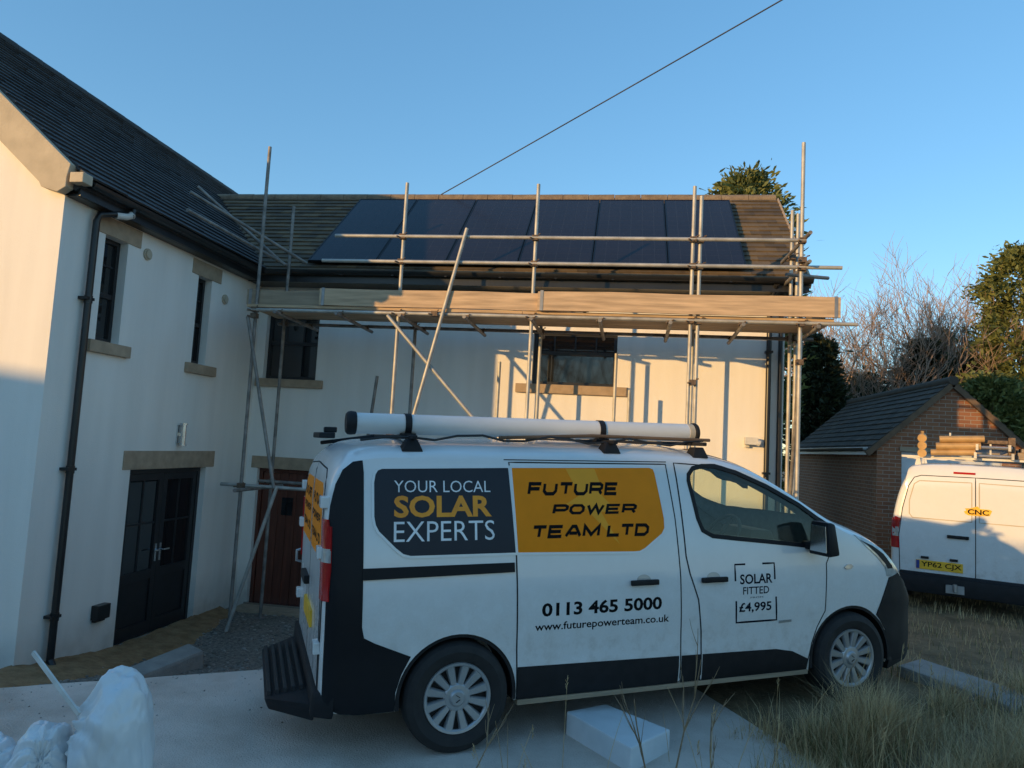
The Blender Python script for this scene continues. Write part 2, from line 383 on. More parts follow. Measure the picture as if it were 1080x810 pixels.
def island_tile(name, ca, cb, rough=.8, bscale=35):
    mt, n, b = new_mat(name)
    gi = n.nodes.new("ShaderNodeNewGeometry"); tc = n.nodes.new("ShaderNodeTexCoord")
    nz = n.nodes.new("ShaderNodeTexNoise"); nz.inputs["Scale"].default_value = 5; nz.inputs["Detail"].default_value = 8
    n.links.new(tc.outputs["Object"], nz.inputs["Vector"])
    mx = n.nodes.new("ShaderNodeMath"); mx.operation = 'MULTIPLY_ADD'; mx.inputs[1].default_value = .45
    sc_ = n.nodes.new("ShaderNodeMath"); sc_.operation = 'MULTIPLY'; sc_.inputs[1].default_value = .6
    n.links.new(nz.outputs["Fac"], sc_.inputs[0])
    n.links.new(gi.outputs["Random Per Island"], mx.inputs[0]); n.links.new(sc_.outputs[0], mx.inputs[2])
    rp = n.nodes.new("ShaderNodeValToRGB"); rp.color_ramp.elements[0].position = .2; rp.color_ramp.elements[1].position = .85
    rp.color_ramp.elements[0].color = (*ca, 1); rp.color_ramp.elements[1].color = (*cb, 1)
    n.links.new(mx.outputs[0], rp.inputs[0]); n.links.new(rp.outputs[0], b.inputs["Base Color"])
    b.inputs["Roughness"].default_value = rough
    n2 = n.nodes.new("ShaderNodeTexNoise"); n2.inputs["Scale"].default_value = bscale; n2.inputs["Detail"].default_value = 5
    n.links.new(tc.outputs["Object"], n2.inputs["Vector"])
    bp = n.nodes.new("ShaderNodeBump"); bp.inputs["Strength"].default_value = .35; bp.inputs["Distance"].default_value = .012
    n.links.new(n2.outputs["Fac"], bp.inputs["Height"]); n.links.new(bp.outputs[0], b.inputs["Normal"])
    return mt
M['slate'] = island_tile('dark_roof_tile', (0.022, 0.022, 0.024), (0.060, 0.056, 0.056), .7)
M['garage_tile'] = island_tile('garage_roof_tile', (0.034, 0.025, 0.019), (0.095, 0.070, 0.050), .85)
M['tile'] = island_tile('brown_roof_tile', (0.060, 0.046, 0.034), (0.190, 0.130, 0.070), .85)

# ================================================================== GROUND
O_VAN = Vector((-0.907, 4.491, -1.557 - 0.335))
D_VAN = Vector((0.8795, 0.4749, 0.0313)).normalized()
N_VAN = Vector((0.4751, -0.8799, 0.0)).normalized()
U_VAN = D_VAN.cross(-N_VAN).normalized()
if U_VAN.z < 0: U_VAN = -U_VAN

def sstep(a, b, x):
    t = min(1, max(0, (x - a) / (b - a))); return t * t * (3 - 2 * t)
def drive_z(x, y):
    t = (x - O_VAN.x) * 0.8799 + (y - O_VAN.y) * 0.4751
    return -1.892 + 0.0356 * max(-4, min(3.2, t))
def edge_q(x, y): return -0.43 * (x + 3.6) + 0.9 * (y - 5.34)
def ground_z(x, y):
    hi = drive_z(x, y) - 0.006
    lo = max(-2.66, -2.30 - 0.135 * max(0, y - 5.2))
    k = sstep(-0.30, 0.05, edge_q(x, y)) * sstep(3.4, 1.6, x)
    return hi * (1 - k) + lo * k
def grid(name, x0, x1, y0, y1, st, m_, fz):
    nx, ny = int(round((x1 - x0) / st)) + 1, int(round((y1 - y0) / st)) + 1
    g = MB()
    vs_ = [(x0 + i * st, y0 + j * st, fz(x0 + i * st, y0 + j * st)) for j in range(ny) for i in range(nx)]
    fs_ = [(j * nx + i, j * nx + i + 1, (j + 1) * nx + i + 1, (j + 1) * nx + i) for j in range(ny - 1) for i in range(nx - 1)]
    g.add(vs_, fs_)
    return g
SLAB_T = 4.15
def slab_near(t): return -2.9 + .12 * noise.noise((t * 1.3, 0, 0))       # near edge of the drive, across the edge line
def under_slab(x, y, m=.14):
    q = edge_q(x, y); t = ((x + 3.6 + .43 * q) * .9 + (y - 5.34 - .9 * q) * .43) / (.9 ** 2 + .43 ** 2)
    return sstep(.0, -.12, q) * sstep(-2.85 + m * .3, -2.85 + m * 1.6, q) * sstep(SLAB_T, SLAB_T - m, t) * sstep(-5.2, -5, t)
def rough_ground(x, y):
    k = under_slab(x, y, .9)
    return -.09 * under_slab(x, y) + ground_z(x, y) + (.03 * noise.noise((x * .9, y * .9, 0)) + .012 * noise.noise((x * 5, y * 5, 3))) * (1 - k)
g = grid('ground', -14, 14, 1, 22, .2, 'earth', rough_ground)
tag(g.build('ground', 'earth', smooth=60), kind='structure')
far = MB()
for (a, b) in (((-900, -900), (900, 1.0)), ((-900, 22.0), (900, 1400)), ((-900, 1.0), (-14, 22.0)), ((14, 1.0), (900, 22.0))):
    far.add([(a[0], a[1], -2.05), (b[0], a[1], -2.05), (b[0], b[1], -2.05), (a[0], b[1], -2.05)], [(0, 1, 2, 3)])
tag(far.build('land', 'earth'), kind='structure')

# gravel yard between the drive and the house (on the low side)
def gravel_z(x, y): return rough_ground(x, y) + .012 + .01 * noise.noise((x * 9, y * 9, 1))
gy = MB(); st = .1
pts = {}
for i in range(int(7.6 / st)):
    for j in range(int(6.0 / st)):
        x, y = -5.7 + i * st, 4.7 + j * st
        if edge_q(x, y) < -.02 or y + st > 10.52 or x > 1.3: continue
        q = []
        for a, b in ((x, y), (x + st, y), (x + st, y + st), (x, y + st)):
            key = (round(a, 3), round(b, 3))
            if key not in pts: pts[key] = len(gy.v); gy.v.append((a, b, gravel_z(a, b)))
            q.append(pts[key])
        gy.f.append(tuple(q)); gy.mi.append(0)
tag(gy.build('gravel', 'gravel', smooth=60), kind='structure')
rp_ = random.Random(21); pb = MB(); ico = bmesh.new(); bmesh.ops.create_icosphere(ico, subdivisions=1, radius=1)
iv = [v.co.copy() for v in ico.verts]; if_ = [tuple(v.index for v in f.verts) for f in ico.faces]; ico.free()
def pebble(x, y, z, r):
    sx_, sy_, sz_ = r * rp_.uniform(.7, 1.3), r * rp_.uniform(.7, 1.3), r * rp_.uniform(.4, .8)
    pb.add([(x + v.x * sx_, y + v.y * sy_, z + v.z * sz_) for v in iv], if_)
k = 0
while k < 2600:
    x, y = rp_.uniform(-5.65, -1.5), rp_.uniform(5.2, 10.4)
    if edge_q(x, y) < .04: continue
    pebble(x, y, gravel_z(x, y) + .004, rp_.choice([.008, .010, .013, .018, .026])); k += 1
for _ in range(240):
    t, q = rp_.uniform(-5, 4), -abs(rp_.gauss(0, .5))
    x, y = -3.6 - .43 * q + .9 * t, 5.34 + .9 * q + .43 * t
    if q > -2.8: pebble(x, y, drive_z(x, y) + .006, rp_.choice([.004, .006, .009]))
tag(pb.build('loose_stones', 'pebble'), 'loose stones scattered over the gravel yard', 'stones', kind='stuff')
# sandy bare strip along the foot of the left wing, worn and lumpy
ss = MB(); n_ = 60; rows = 7
for i in range(n_ + 1):
    y = 4.6 + i * (10.1 - 4.6) / n_
    wd = .62 + .16 * noise.noise((y * 1.1, 2, 0)) + .07 * noise.noise((y * 4, 5, 0)) - .30 * sstep(8.6, 10.0, y)
    for k in range(rows):
        t = k / (rows - 1); x = -5.72 + wd * t
        h = .07 * (1 - t) ** 1.0 * (1 + .5 * noise.noise((x * 4, y * 4, 7))) + .018 * noise.noise((x * 12, y * 12, 4))
        ss.v.append((x, y, rough_ground(x, y) + .02 + (h if k < rows - 1 else -.03)))
for i in range(n_):
    for k in range(rows - 1):
        a = i * rows + k; ss.f.append((a, a + 1, a + rows + 1, a + rows)); ss.mi.append(0)
tag(ss.build('sandy_strip', 'sandy', smooth=60), kind='structure')

# concrete drive: a slab whose far edge stands above the yard
dv = MB()
def q2xy(q, t):   # q across the edge line, t along it
    return (-3.6 - .43 * q + .9 * t * 1.0, 5.34 + .9 * q + .43 * t)
nt_, nq = 44, 12
for i in range(nt_ + 1):
    t = -5 + i * (SLAB_T + 5.0) / nt_ + (.05 * noise.noise((i, 3, 0)) if i == nt_ else 0)
    for k in range(nq + 1):
        q = slab_near(t) * k / nq + (.012 * noise.noise((t * 3, 0, 0)) if k == 0 else 0)
        x, y = q2xy(q, t); dv.v.append((x, y, drive_z(x, y) + .004 + .004 * noise.noise((x * 2, y * 2, 0))))
    x, y = q2xy(.0, t); dv.v.append((x, y, drive_z(x, y) - .55))
w_ = nq + 2
for i in range(nt_):
    for k in range(nq):
        a = i * w_ + k; dv.f.append((a, a + 1, a + w_ + 1, a + w_)); dv.mi.append(0)
    a = i * w_; b = a + nq + 1; dv.f.append((a, a + w_, b + w_, b)); dv.mi.append(0)
tag(dv.build('driveway', 'concrete', smooth=40), kind='structure')

# ================================================================== HOUSE
HB = (-5.70, 6.41, -2.65)
house = thing('house', 'white rendered L-shaped house with dark tiled roofs, scaffolded on its rear wing', 'house', HB)
XE, XW, YG, YF, XR = -5.70, -11.74, 6.41, 10.535, 2.25
k_ = 1.044
w1 = (6.74 * k_, 7.10 * k_, .87 * k_, 2.0 * k_); w2 = (8.46 * k_, 8.77 * k_, .84 * k_, 1.98 * k_)
dd = (7.50 * k_, 9.02 * k_, -2.50 * k_, -.50 * k_)
lw = (-5.56, -4.69, .85, 1.86); rw = (-1.32, -.085, .935, 1.72); rd = (-5.52, -4.55, -2.60, -.545)
def rect(a0, a1, z0, z1): return [(a0, z0), (a1, z0), (a1, z1), (a0, z1)]
b = MB(); b.prism([(XW, -3), (XE, -3), (XE, 2.30), (-8.72, 4.86), (XW, 2.30)], [], lambda x, z: (x, YG, z), (0, .3, 0))
b.build('gable_wall', 'render', house)
b = MB(); b.prism(rect(YG + .3, 16, -3, 2.30), [rect(*w1), rect(*w2), rect(*dd)], lambda y, z: (XE, y, z), (-.3, 0, 0))
b.build('side_wall', 'render', house)
b = MB(); b.prism(rect(XE, XR, -3, 2.30), [rect(max(lw[0], XE + .02), *lw[1:]), rect(*rw), rect(*rd)], lambda x, z: (x, YF, z), (0, .3, 0))
b.build('front_wall', 'render', house)
b = MB(); b.prism([(YF + .3, -3), (14.5, -3), (14.5, 2.30), (12.4, 4.2), (YF + .3, 2.75)], [], lambda y, z: (XR, y, z), (-.3, 0, 0))
b.build('end_wall', 'render', house)
b = MB(); b.box((XW, 15.7, -3), (XE - .3, 16, 2.3)); b.box((XW, YG + .3, -3), (XW + .3, 15.7, 2.3)); b.box((XE, 14.2, -3), (XR - .3, 14.5, 2.3))
b.build('rear_wall', 'render', house)
b = MB(); b.box((XW + .3, YG + .35, 2.22), (XE - .31, 15.6, 2.28)); b.box((XE - .25, YF + .35, 2.22), (XR - .35, 14.1, 2.28))
b.box((XE - 1.2, YG + .4, -3), (XE - 1.15, 15.6, 2.2)); b.box((XE, YF + 1.2, -3), (XR - .4, YF + 1.25, 2.2))
b.build('inner_wall', 'dash', house)

rng = random.Random(5)
def tiles(mb, o, al, upv, n_al, n_up, wt, ht, th=.022):
    """rows of separate overlapping tiles on a slope: o = lower corner, al/upv unit vectors"""
    o, al, upv = Vector(o), Vector(al).normalized(), Vector(upv).normalized()
    nrm = al.cross(upv).normalized()
    if nrm.z < 0: nrm = -nrm
    for j in range(n_up):
        sh = (j % 2) * wt * .5
        for i in range(n_al + 1):
            a0 = max(0, i * wt - sh) + .0015; a1 = min(n_al * wt, (i + 1) * wt - sh) - .0015
            if a1 - a0 < .02: continue
            l0 = th * 1.35 + rng.uniform(-.003, .004); l1 = .004
            s0 = j * ht - rng.uniform(0, .006); s1 = (j + 1) * ht + .03
            p = [o + al * a0 + upv * s0 + nrm * l0, o + al * a1 + upv * s0 + nrm * (l0 + rng.uniform(-.002, .002)),
                 o + al * a1 + upv * s1 + nrm * l1, o + al * a0 + upv * s1 + nrm * l1]
            lowp = [q - nrm * th for q in p]
            mb.hexa(lowp, p)
cs, sn = math.cos(math.atan(.85)), math.sin(math.atan(.85))
# left wing roof
b = MB()
tiles(b, (-5.45, 6.37, 2.485), (0, 1, 0), (-cs, 0, sn), 32, 28, .30, .153)
b.hexa([(-5.45, 6.40, 2.46), (-5.45, 15.97, 2.46), (-5.58, 15.97, 2.35), (-5.58, 6.40, 2.35)],
       [(-8.72, 6.40, 5.235), (-8.72, 15.97, 5.235), (-8.72, 15.97, 5.05), (-8.72, 6.40, 5.05)])
b.hexa([(-8.722, 6.40, 5.235), (-8.722, 15.97, 5.235), (-8.722, 15.97, 5.05), (-8.722, 6.40, 5.05)],
       [(-11.99, 6.40, 2.46), (-11.99, 15.97, 2.46), (-11.86, 15.97, 2.35), (-11.86, 6.40, 2.35)])
wing_roof = b.build('wing_roof', 'slate', house)
b = MB()
for i in range(21): b.tube([(-8.72, 6.35 + i * .45, 5.235), (-8.72, 6.35 + i * .45 + .445, 5.235 + .004)], .085, 12)
b.build('ridge_tile', 'slate', wing_roof, smooth=40)
# main roof
b = MB()
tiles(b, (-8.4, 10.07, 2.432), (1, 0, 0), (0, cs, sn), 36, 20, .3020, .1527)
b.hexa([(-8.4, 10.07, 2.41), (2.46, 10.07, 2.41), (2.46, 10.22, 2.30), (-8.4, 10.22, 2.30)],
       [(-8.4, 12.40, 4.385), (2.46, 12.40, 4.385), (2.46, 12.40, 4.2), (-8.4, 12.40, 4.2)])
b.hexa([(-8.4, 12.402, 4.385), (2.46, 12.402, 4.385), (2.46, 12.402, 4.2), (-8.4, 12.402, 4.2)],
       [(-8.4, 14.73, 2.41), (2.46, 14.73, 2.41), (2.46, 14.58, 2.30), (-8.4, 14.58, 2.30)])
main_roof = b.build('main_roof', 'tile', house)
b = MB()
for i in range(23): b.tube([(-7.9 + i * .45, 12.40, 4.385 + rng.uniform(-.004, .004)), (-7.9 + i * .45 + .442, 12.40, 4.388)], .095, 12)
b.build('ridge_tile', 'ridge', main_roof, smooth=40)
b = MB(); b.bar((2.475, 10.09, 2.40), (2.475, 12.40, 4.365), .03, .13); b.build('verge_trim', 'stone', main_roof)
# stone coping band on the gable
b = MB()
half = [(-8.72, 5.26), (-5.58, 2.594), (-5.61, 2.46), (-5.61, 2.36), (-5.70, 2.305), (-5.89, 2.36), (-5.92, 2.41), (-8.72, 4.82)]
mir = [(-17.44 - x, z) for x, z in half[1:-1]][::-1]
b.prism(half[:] + mir, [], lambda x, z: (x, YG - .11, z), (0, .108, 0))
b.build('gable_coping', 'stone_pale', house, bevel=.008)
# gutters, fascias, downpipes
def half_gutter(mb, p, q, r):
    p, q = Vector(p), Vector(q); d = (q - p).normalized(); s_ = d.cross(Vector((0, 0, 1))); n = 10
    for rr, inn in ((r, 0), (r - .008, 1)):
        pass
    ring = [(-math.cos(math.pi * i / n) * r, -math.sin(math.pi * i / n) * r) for i in range(n + 1)] + \
           [(math.cos(math.pi * i / n) * (r - .009), -math.sin(math.pi * i / n) * (r - .009)) for i in range(n + 1)]
    k = len(ring); vs_ = [e + s_ * a + Vector((0, 0, c)) for e in (p, q) for a, c in ring]
    mb.add(vs_, [(i, (i + 1) % k, k + (i + 1) % k, k + i) for i in range(k)] + [tuple(range(k))[::-1], tuple(range(k, 2 * k))])
b = MB(); half_gutter(b, (-5.475, 6.47, 2.46), (-5.475, 10.02, 2.46), .062)
b.box((-5.56, 6.42, 2.305), (-5.535, 10.05, 2.47))
b.box((-5.70, 6.42, 2.301), (-5.56, 10.10, 2.325))
for y in (7.2, 8.0, 8.8, 9.6): b.box((-5.535, y, 2.40), (-5.44, y + .03, 2.47))
gut = b.build('gutter', 'black_pvc', house, smooth=30)
b = MB(); b.box((-5.575, 6.30, 2.405), (-5.425, 6.44, 2.51)); b.build('gutter_end', 'stone_pale', gut, bevel=.01)
b = MB(); half_gutter(b, (-5.38, 10.02, 2.455), (2.49, 10.02, 2.455), .062)
b.box((-5.69, 10.092, 2.29), (2.46, 10.115, 2.43)); b.box((-5.695, 10.115, 2.301), (2.42, YF - .002, 2.322))
for i in range(10): b.box((-5 + i * .8, 9.99, 2.39), (-4.97 + i * .8, 10.092, 2.45))
b.build('gutter', 'black_pvc', house, smooth=30)
b = MB()
yd = 6.80
b.tube([(-5.475, yd + .34, 2.40), (-5.475, yd + .33, 2.33), (-5.56, yd + .14, 2.285), (-5.62, yd + .02, 2.24), (-5.635, yd, 2.16), (-5.635, yd, -2.45)], .036, 12)
for z in (1.3, -.5, -2.0): b.box((-5.70, yd - .075, z), (-5.60, yd + .05, z + .03)); b.tube([(-5.635, yd, z - .03), (-5.635, yd, z + .05)], .042, 12)
b.tube([(-5.635, yd, -2.42), (-5.56, yd - .02, -2.52)], .037, 12)
dp = b.build('downpipe', 'black_pvc', house, smooth=40)
b = MB(); b.tube([(-5.478, yd + .34, 2.34), (-5.50, yd + .27, 2.30), (-5.545, yd + .17, 2.28)], .041, 12); b.build('elbow_joint', 'offwhite', dp, smooth=40)
b = MB(); b.tube([(2.03, 10.04, 2.39), (2.03, 10.30, 2.27), (2.03, 10.485, 2.15), (2.03, 10.485, -2.6)], .036, 12)
for z in (1.5, -.2): b.box((1.98, 10.44, z), (2.08, YF, z + .03))
b.build('downpipe', 'black_pvc', house, smooth=40)
b = MB(); b.tube([(2.19, 10.49, 2.29), (2.19, 10.49, -2.6)], .034, 12)
b.build('downpipe', 'black_pvc', house, smooth=40)

def gbox(mb, to3, a0, a1, d0, d1, z0, z1):
    c = [(a0, d0), (a1, d0), (a1, d1), (a0, d1)]
    mb.hexa([to3(a, d, z0) for a, d in c], [to3(a, d, z1) for a, d in c])
east = lambda a, d, z: (XE - d, a, z)          # d = depth into the wall
front = lambda a, d, z: (a, YF + d, z)
def sash(to3, a0, a1, z0, z1, cols, zmid, bars, sill, curtain=False):
    b = MB(); f = .05
    for s_ in ((a0, a0 + f, z0, z1), (a1 - f, a1, z0, z1), (a0 + f, a1 - f, z0, z0 + f), (a0 + f, a1 - f, z1 - f, z1)):
        gbox(b, to3, s_[0], s_[1], .10, .17, s_[2], s_[3])
    gbox(b, to3, a0 + f, a1 - f, .105, .16, zmid - .028, zmid + .028)
    for i in range(1, cols):
        a = a0 + (a1 - a0) * i / cols
        gbox(b, to3, a - .011, a + .011, .115, .15, zmid + .028, z1 - f)
    for zz in bars: gbox(b, to3, a0 + f, a1 - f, .116, .148, zz - .010, zz + .010)
    w_ = b.build('window', 'black_frame', house, bevel=.004)
    b = MB(); gbox(b, to3, a0 + f, a1 - f, .130, .136, z0 + f, z1 - f); b.build('pane', 'pane', w_)
    b = MB(); gbox(b, to3, sill[0], sill[1], -.055, .10, sill[2], sill[3]); b.build('sill', 'stone', w_, bevel=.008)
    return w_
def lintel(to3, a0, a1, z0, z1):
    b = MB(); gbox(b, to3, a0, a1, -.012, .06, z0, z1); b.build('lintel', 'stone', house, bevel=.006)
sash(east, *w1, 1, 1.44, [1.78], (6.62 * k_, 7.25 * k_, .74 * k_, .87 * k_ - .003))
lintel(east, 6.58 * k_, 7.30 * k_, 2.0 * k_ + .002, 2.29)
sash(east, *w2, 1, 1.42, [1.76], (8.33 * k_, 8.98 * k_, .71 * k_, .84 * k_ - .003))
lintel(east, 8.31 * k_, 8.98 * k_, 1.98 * k_ + .002, 2.27)
sash(front, max(lw[0], XE + .02), *lw[1:], 3, 1.42, [], (-5.66, -4.56, .72, .847))
sash(front, *rw, 4, 1.415, [], (-1.55, .09, .80, .932))
lintel(east, 7.36 * k_, 9.19 * k_, -.50 * k_ + .002, -.285 * k_)
lintel(front, -5.62, -4.38, -.543, -.36)
# black double doors
b = MB(); a0, a1, z0, z1 = dd; f = .06
for s_ in ((a0, a0 + f, z0, z1), (a1 - f, a1, z0, z1), (a0 + f, a1 - f, z1 - f, z1)): gbox(b, east, s_[0], s_[1], .08, .18, s_[2], s_[3])
ddo = b.build('double_door', 'black_frame', house, bevel=.004)
am = (a0 + a1) / 2
for l0, l1, hs in ((a0 + f + .004, am - .003, 1), (am + .003, a1 - f - .004, -1)):
    zt, zb = z1 - f - .004, z0 + .02; zg = z0 + .82; sm = .085
    b = MB()
    gbox(b, east, l0, l0 + sm, .09, .14, zb, zt); gbox(b, east, l1 - sm, l1, .09, .14, zb, zt)
    gbox(b, east, l0 + sm, l1 - sm, .09, .14, zt - sm, zt); gbox(b, east, l0 + sm, l1 - sm, .09, .14, zg - .12, zg); gbox(b, east, l0 + sm, l1 - sm, .09, .14, zb, zb + .16)
    gbox(b, east, l0 + sm, l1 - sm, .11, .13, zb + .16, zg - .12)
    gbox(b, east, (l0 + l1) / 2 - .012, (l0 + l1) / 2 + .012, .10, .135, zg, zt - sm)
    gbox(b, east, l0 + sm, l1 - sm, .101, .134, (zg + zt) / 2 - .03, (zg + zt) / 2 - .006)
    lf = b.build('door_leaf', 'black_frame', ddo, bevel=.004)
    b = MB(); gbox(b, east, l0 + sm, l1 - sm, .112, .118, zg, zt - sm); b.build('glass_pane', 'pane', ddo)
for s_ in (-1, 1):
    b = MB(); yh = am + s_ * .045; zc = z0 + 1.02
    b.box((XE - .09, yh - .018, zc - .11), (XE - .082, yh + .018, zc + .11)); b.tube([(XE - .085, yh, zc + .03), (XE - .03, yh, zc + .03), (XE - .03, yh + s_ * .11, zc + .03)], .010, 8)
    b.build('handle', 'chrome', ddo, smooth=40)
b = MB(); gbox(b, east, a0 - .02, a1 + .02, -.03, .25, z0 - .06, z0); b.build('threshold', 'black_frame', ddo)
# red-brown boarded door
b = MB(); a0, a1, z0, z1 = rd; f = .055
for s_ in ((a0, a0 + f, z0, z1), (a1 - f, a1, z0, z1), (a0 + f, a1 - f, z1 - f, z1)): gbox(b, front, s_[0], s_[1], .08, .17, s_[2], s_[3])
n_ = 6
for i in range(n_):
    c0 = a0 + f + .006 + (a1 - a0 - 2 * f - .012) * i / n_; c1 = a0 + f + .006 + (a1 - a0 - 2 * f - .012) * (i + 1) / n_
    gbox(b, front, c0 + .003, c1 - .003, .10, .14, z0 + .02, z1 - f - .006)
rdo = b.build('boarded_door', 'red_door', house, bevel=.004)
b = MB(); gbox(b, front, a0 + .40, a0 + .58, .09, .10, z0 + 1.35, z0 + 1.62); b.build('door_pane', 'pane', rdo)
b = MB(); gbox(b, front, a0 - .05, a1 + .10, -.34, .08, z0 - .14, z0 - .005); b.build('doorstep', 'stone', house, bevel=.01)
b = MB(); gbox(b, front, a0 - .03, a1 + .05, -.03, .09, z0 - .003, z0 + .025); b.build('door_sill', 'chrome', rdo)
# small wall fittings
b = MB(); y, z = 8.34 * k_, -.08
b.box((XE, y - .05, z - .12), (XE + .02, y + .05, z + .12)); b.tube([(XE + .07, y, z - .13), (XE + .07, y, z + .13)], .033, 14); b.box((XE + .02, y - .015, z - .02), (XE + .05, y + .015, z + .02))
b.tube([(XE + .07, y, z + .13), (XE + .07, y, z + .145)], .05, 14); b.tube([(XE + .07, y, z - .145), (XE + .07, y, z - .13)], .05, 14)
b.build('wall_lamp', 'chrome', house, smooth=40)
b = MB(); y, z = 7.19 * k_, -2.10
b.box((XE, y - .10, z - .07), (XE + .09, y + .10, z + .09)); b.box((XE, y - .08, z - .10), (XE + .05, y + .08, z - .07))
b.build('vent_box', 'black_pvc', house, bevel=.008)
for yy, zz in ((7.42 * k_, 1.97 * k_), (9.10 * k_, 1.80 * k_)):
    b = MB(); b.tube([(XE, yy, zz), (XE + .02, yy, zz)], .07, 20); b.tube([(XE + .02, yy, zz), (XE + .035, yy, zz)], .05, 20)
    b.build('round_vent', 'stone_pale', house, smooth=40)
b = MB(); b.box((1.74, YF - .06, .16), (1.80, YF, .28)); b.box((1.72, YF - .16, .20), (1.90, YF - .06, .30)); b.tube([(1.88, YF - .12, .24), (1.93, YF - .12, .22)], .045, 12)
b.build('security_lamp', 'offwhite', house, bevel=.006)
b = MB(); gbox(b, front, -1.2, -.5, .30, .32, .96, 1.66); b.build('curtain', 'blind', house)

# stone block by the path
b = MB(); b.hexa([(-4.72, 6.62, -2.9), (-4.43, 6.45, -2.9), (-4.40, 7.62, -2.9), (-4.75, 7.80, -2.9)], [(-4.70, 6.65, -2.37), (-4.46, 6.5, -2.39), (-4.43, 7.60, -2.42), (-4.72, 7.77, -2.41)])
tag(b.build('kerb_block', 'concrete_grey', bevel=.03), 'long grey concrete kerb lying on the gravel before the black double doors', 'kerb')

# ================================================================== SOLAR PANELS
side_words = ['leftmost black solar panel on the roof, nearest the valley with the left wing', 'second black solar panel from the left, behind the second scaffold pole',
              'third black solar panel from the left, crossed by the raking scaffold tube', 'fourth black solar panel from the left, just right of the middle scaffold pole',
              'fifth black solar panel from the left, between the middle and paired scaffold poles', 'rightmost black solar panel on the roof, beside the bare brown tiles']
pu = Vector((0, cs, sn)); pn = Vector((0, -sn, cs))
PW, PH = 1.073, 2.52
def make_panel():
    t = thing('solar_panel', side_words[0], 'solar panel', (-4.78, 10.21, 2.55), 'solar panels in a row on the main roof', local=True)
    t.rotation_euler = (math.atan2(sn, cs), 0, 0)
    L = .0; W = PW - .012
    b = MB(); f = .018
    for s_ in ((0, f, 0, PH), (W - f, W, 0, PH), (f, W - f, 0, f), (f, W - f, PH - f, PH)): b.box((s_[0], s_[2], .075), (s_[1], s_[3], .115))
    b.build('frame', 'panel_frame', t)
    b = MB(); b.box((f, f, .09), (W - f, PH - f, .110)); gl = b.build('glass', 'panel', t)
    b = MB()
    for i in range(1, 6): b.box((W * i / 6 - .0012, f + .002, .1101), (W * i / 6 + .0012, PH - f - .002, .1106))
    for i in range(1, 14): b.box((f + .002, PH * i / 14 - .0012, .1102), (W - f - .002, PH * i / 14 + .0012, .1105))
    b.build('cell_lines', 'panel_line', gl)
    for yy in (.5, 1.95):
        b = MB(); b.box((.01, yy, .0), (W - .01, yy + .04, .075)); b.build('mounting_rail', 'panel_frame', t)
    return t
p0 = make_panel()
for i in range(6):
    o = p0 if i == 0 else copy_tree(p0)
    o.location = (-4.78 + PW * i, 10.21, 2.555); o['label'] = side_words[i]

# ================================================================== SCAFFOLDING
SB = (-5.0, 9.1, -2.65)
scaf = thing('scaffolding', 'galvanised tube scaffold with a timber deck along the eaves of the rear wing', 'scaffold', SB)
TR = .024
def std(x, y, z0, z1, m_='tube', tilt=(0, 0)):
    b = MB(); b.tube([(x + tilt[0], y + tilt[1], z0), (x, y, z1)], TR, 12); b.box((x + tilt[0] - .07, y + tilt[1] - .07, z0 - .006), (x + tilt[0] + .07, y + tilt[1] + .07, z0))
    return b.build('standard', m_, scaf, smooth=40)
YO, YI = 9.1, 9.95
gz0 = -2.64
stds = [(-4.98, YO, 3.97, 'tube_dark'), (-2.96, YO, 3.45, 'tube'), (-1.18, YO, 3.43, 'tube'), (.815, YO, 3.40, 'tube'), (.905, YO + .02, 3.28, 'tube'), (2.12, YO, 3.96, 'tube'),
        (-4.98, YI, 3.41, 'tube_dark'), (-2.97, YI, 1.70, 'tube_dark'), (-1.15, YI, 1.70, 'tube'), (.93, YI, 1.70, 'tube'), (2.19, YI, 3.38, 'tube'), (2.27, YI + .02, 3.34, 'tube')]
for x, y, z1, m_ in stds:
    std(x, y, max(gz0, ground_z(x, y) + .02), z1, m_)
def rail(name, p, q, m_='tube', r=TR):
    b = MB(); b.tube([p, q], r, 12); return b.build(name, m_, scaf, smooth=40)
rail('guard_rail', (-3.90, YO - .05, 2.70), (2.16, YO - .05, 2.70))
rail('guard_rail', (-4.06, YO - .05, 2.355), (2.58, YO - .05, 2.365))
rail('ledger', (-5.08, YO - .05, 1.66), (2.75, YO - .05, 1.675))
rail('ledger', (-5.1, YI + .05, 1.625), (2.5, YI + .05, 1.63), 'tube_dark')
rail('ledger', (-5.30, YO + .05, -.72), (-2.6, YO + .05, -.72))
rail('ledger', (-5.15, YI - .05, -.70), (-4.2, YI - .05, -.70), 'tube_dark')
rail('transom', (-4.93, 8.85, -.77), (-4.93, 10.2, -.77), 'tube_dark')
rail('guard_rail', (2.16, YO - .25, 2.74), (2.13, YI + .3, 2.74), 'tube_dark')
rail('guard_rail', (2.17, YO - .2, 2.40), (2.14, YI + .25, 2.40), 'tube_dark')
rail('guard_rail', (1.98, YO + .15, 2.32), (2.62, YI - .15, 2.42), 'tube_dark')
rail('brace', (-2.08, YO - .10, 2.80), (-3.28, YO - .10, -2.56))
rail('brace', (-3.09, YO - .06, 1.63), (.90, YO + .0, -2.58))
rail('brace', (-5.06, YO - .06, 1.56), (-4.50, YO - .03, -.72), 'tube_dark')
rail('brace', (-4.44, YO - .06, -.70), (-4.96, YO - .10, -2.60))
rail('brace', (2.15, YO + .06, 1.45), (2.22, YI - .06, -.5), 'tube_dark')
rail('puncheon', (-1.72, YI + .05, -2.62), (-1.72, YI + .05, 1.18))
rail('puncheon', (.11, YI + .1, -2.62), (.11, YI + .1, .86))
rail('puncheon', (-.09, YI + .1, -2.62), (-.09, YI + .1, 1.36))
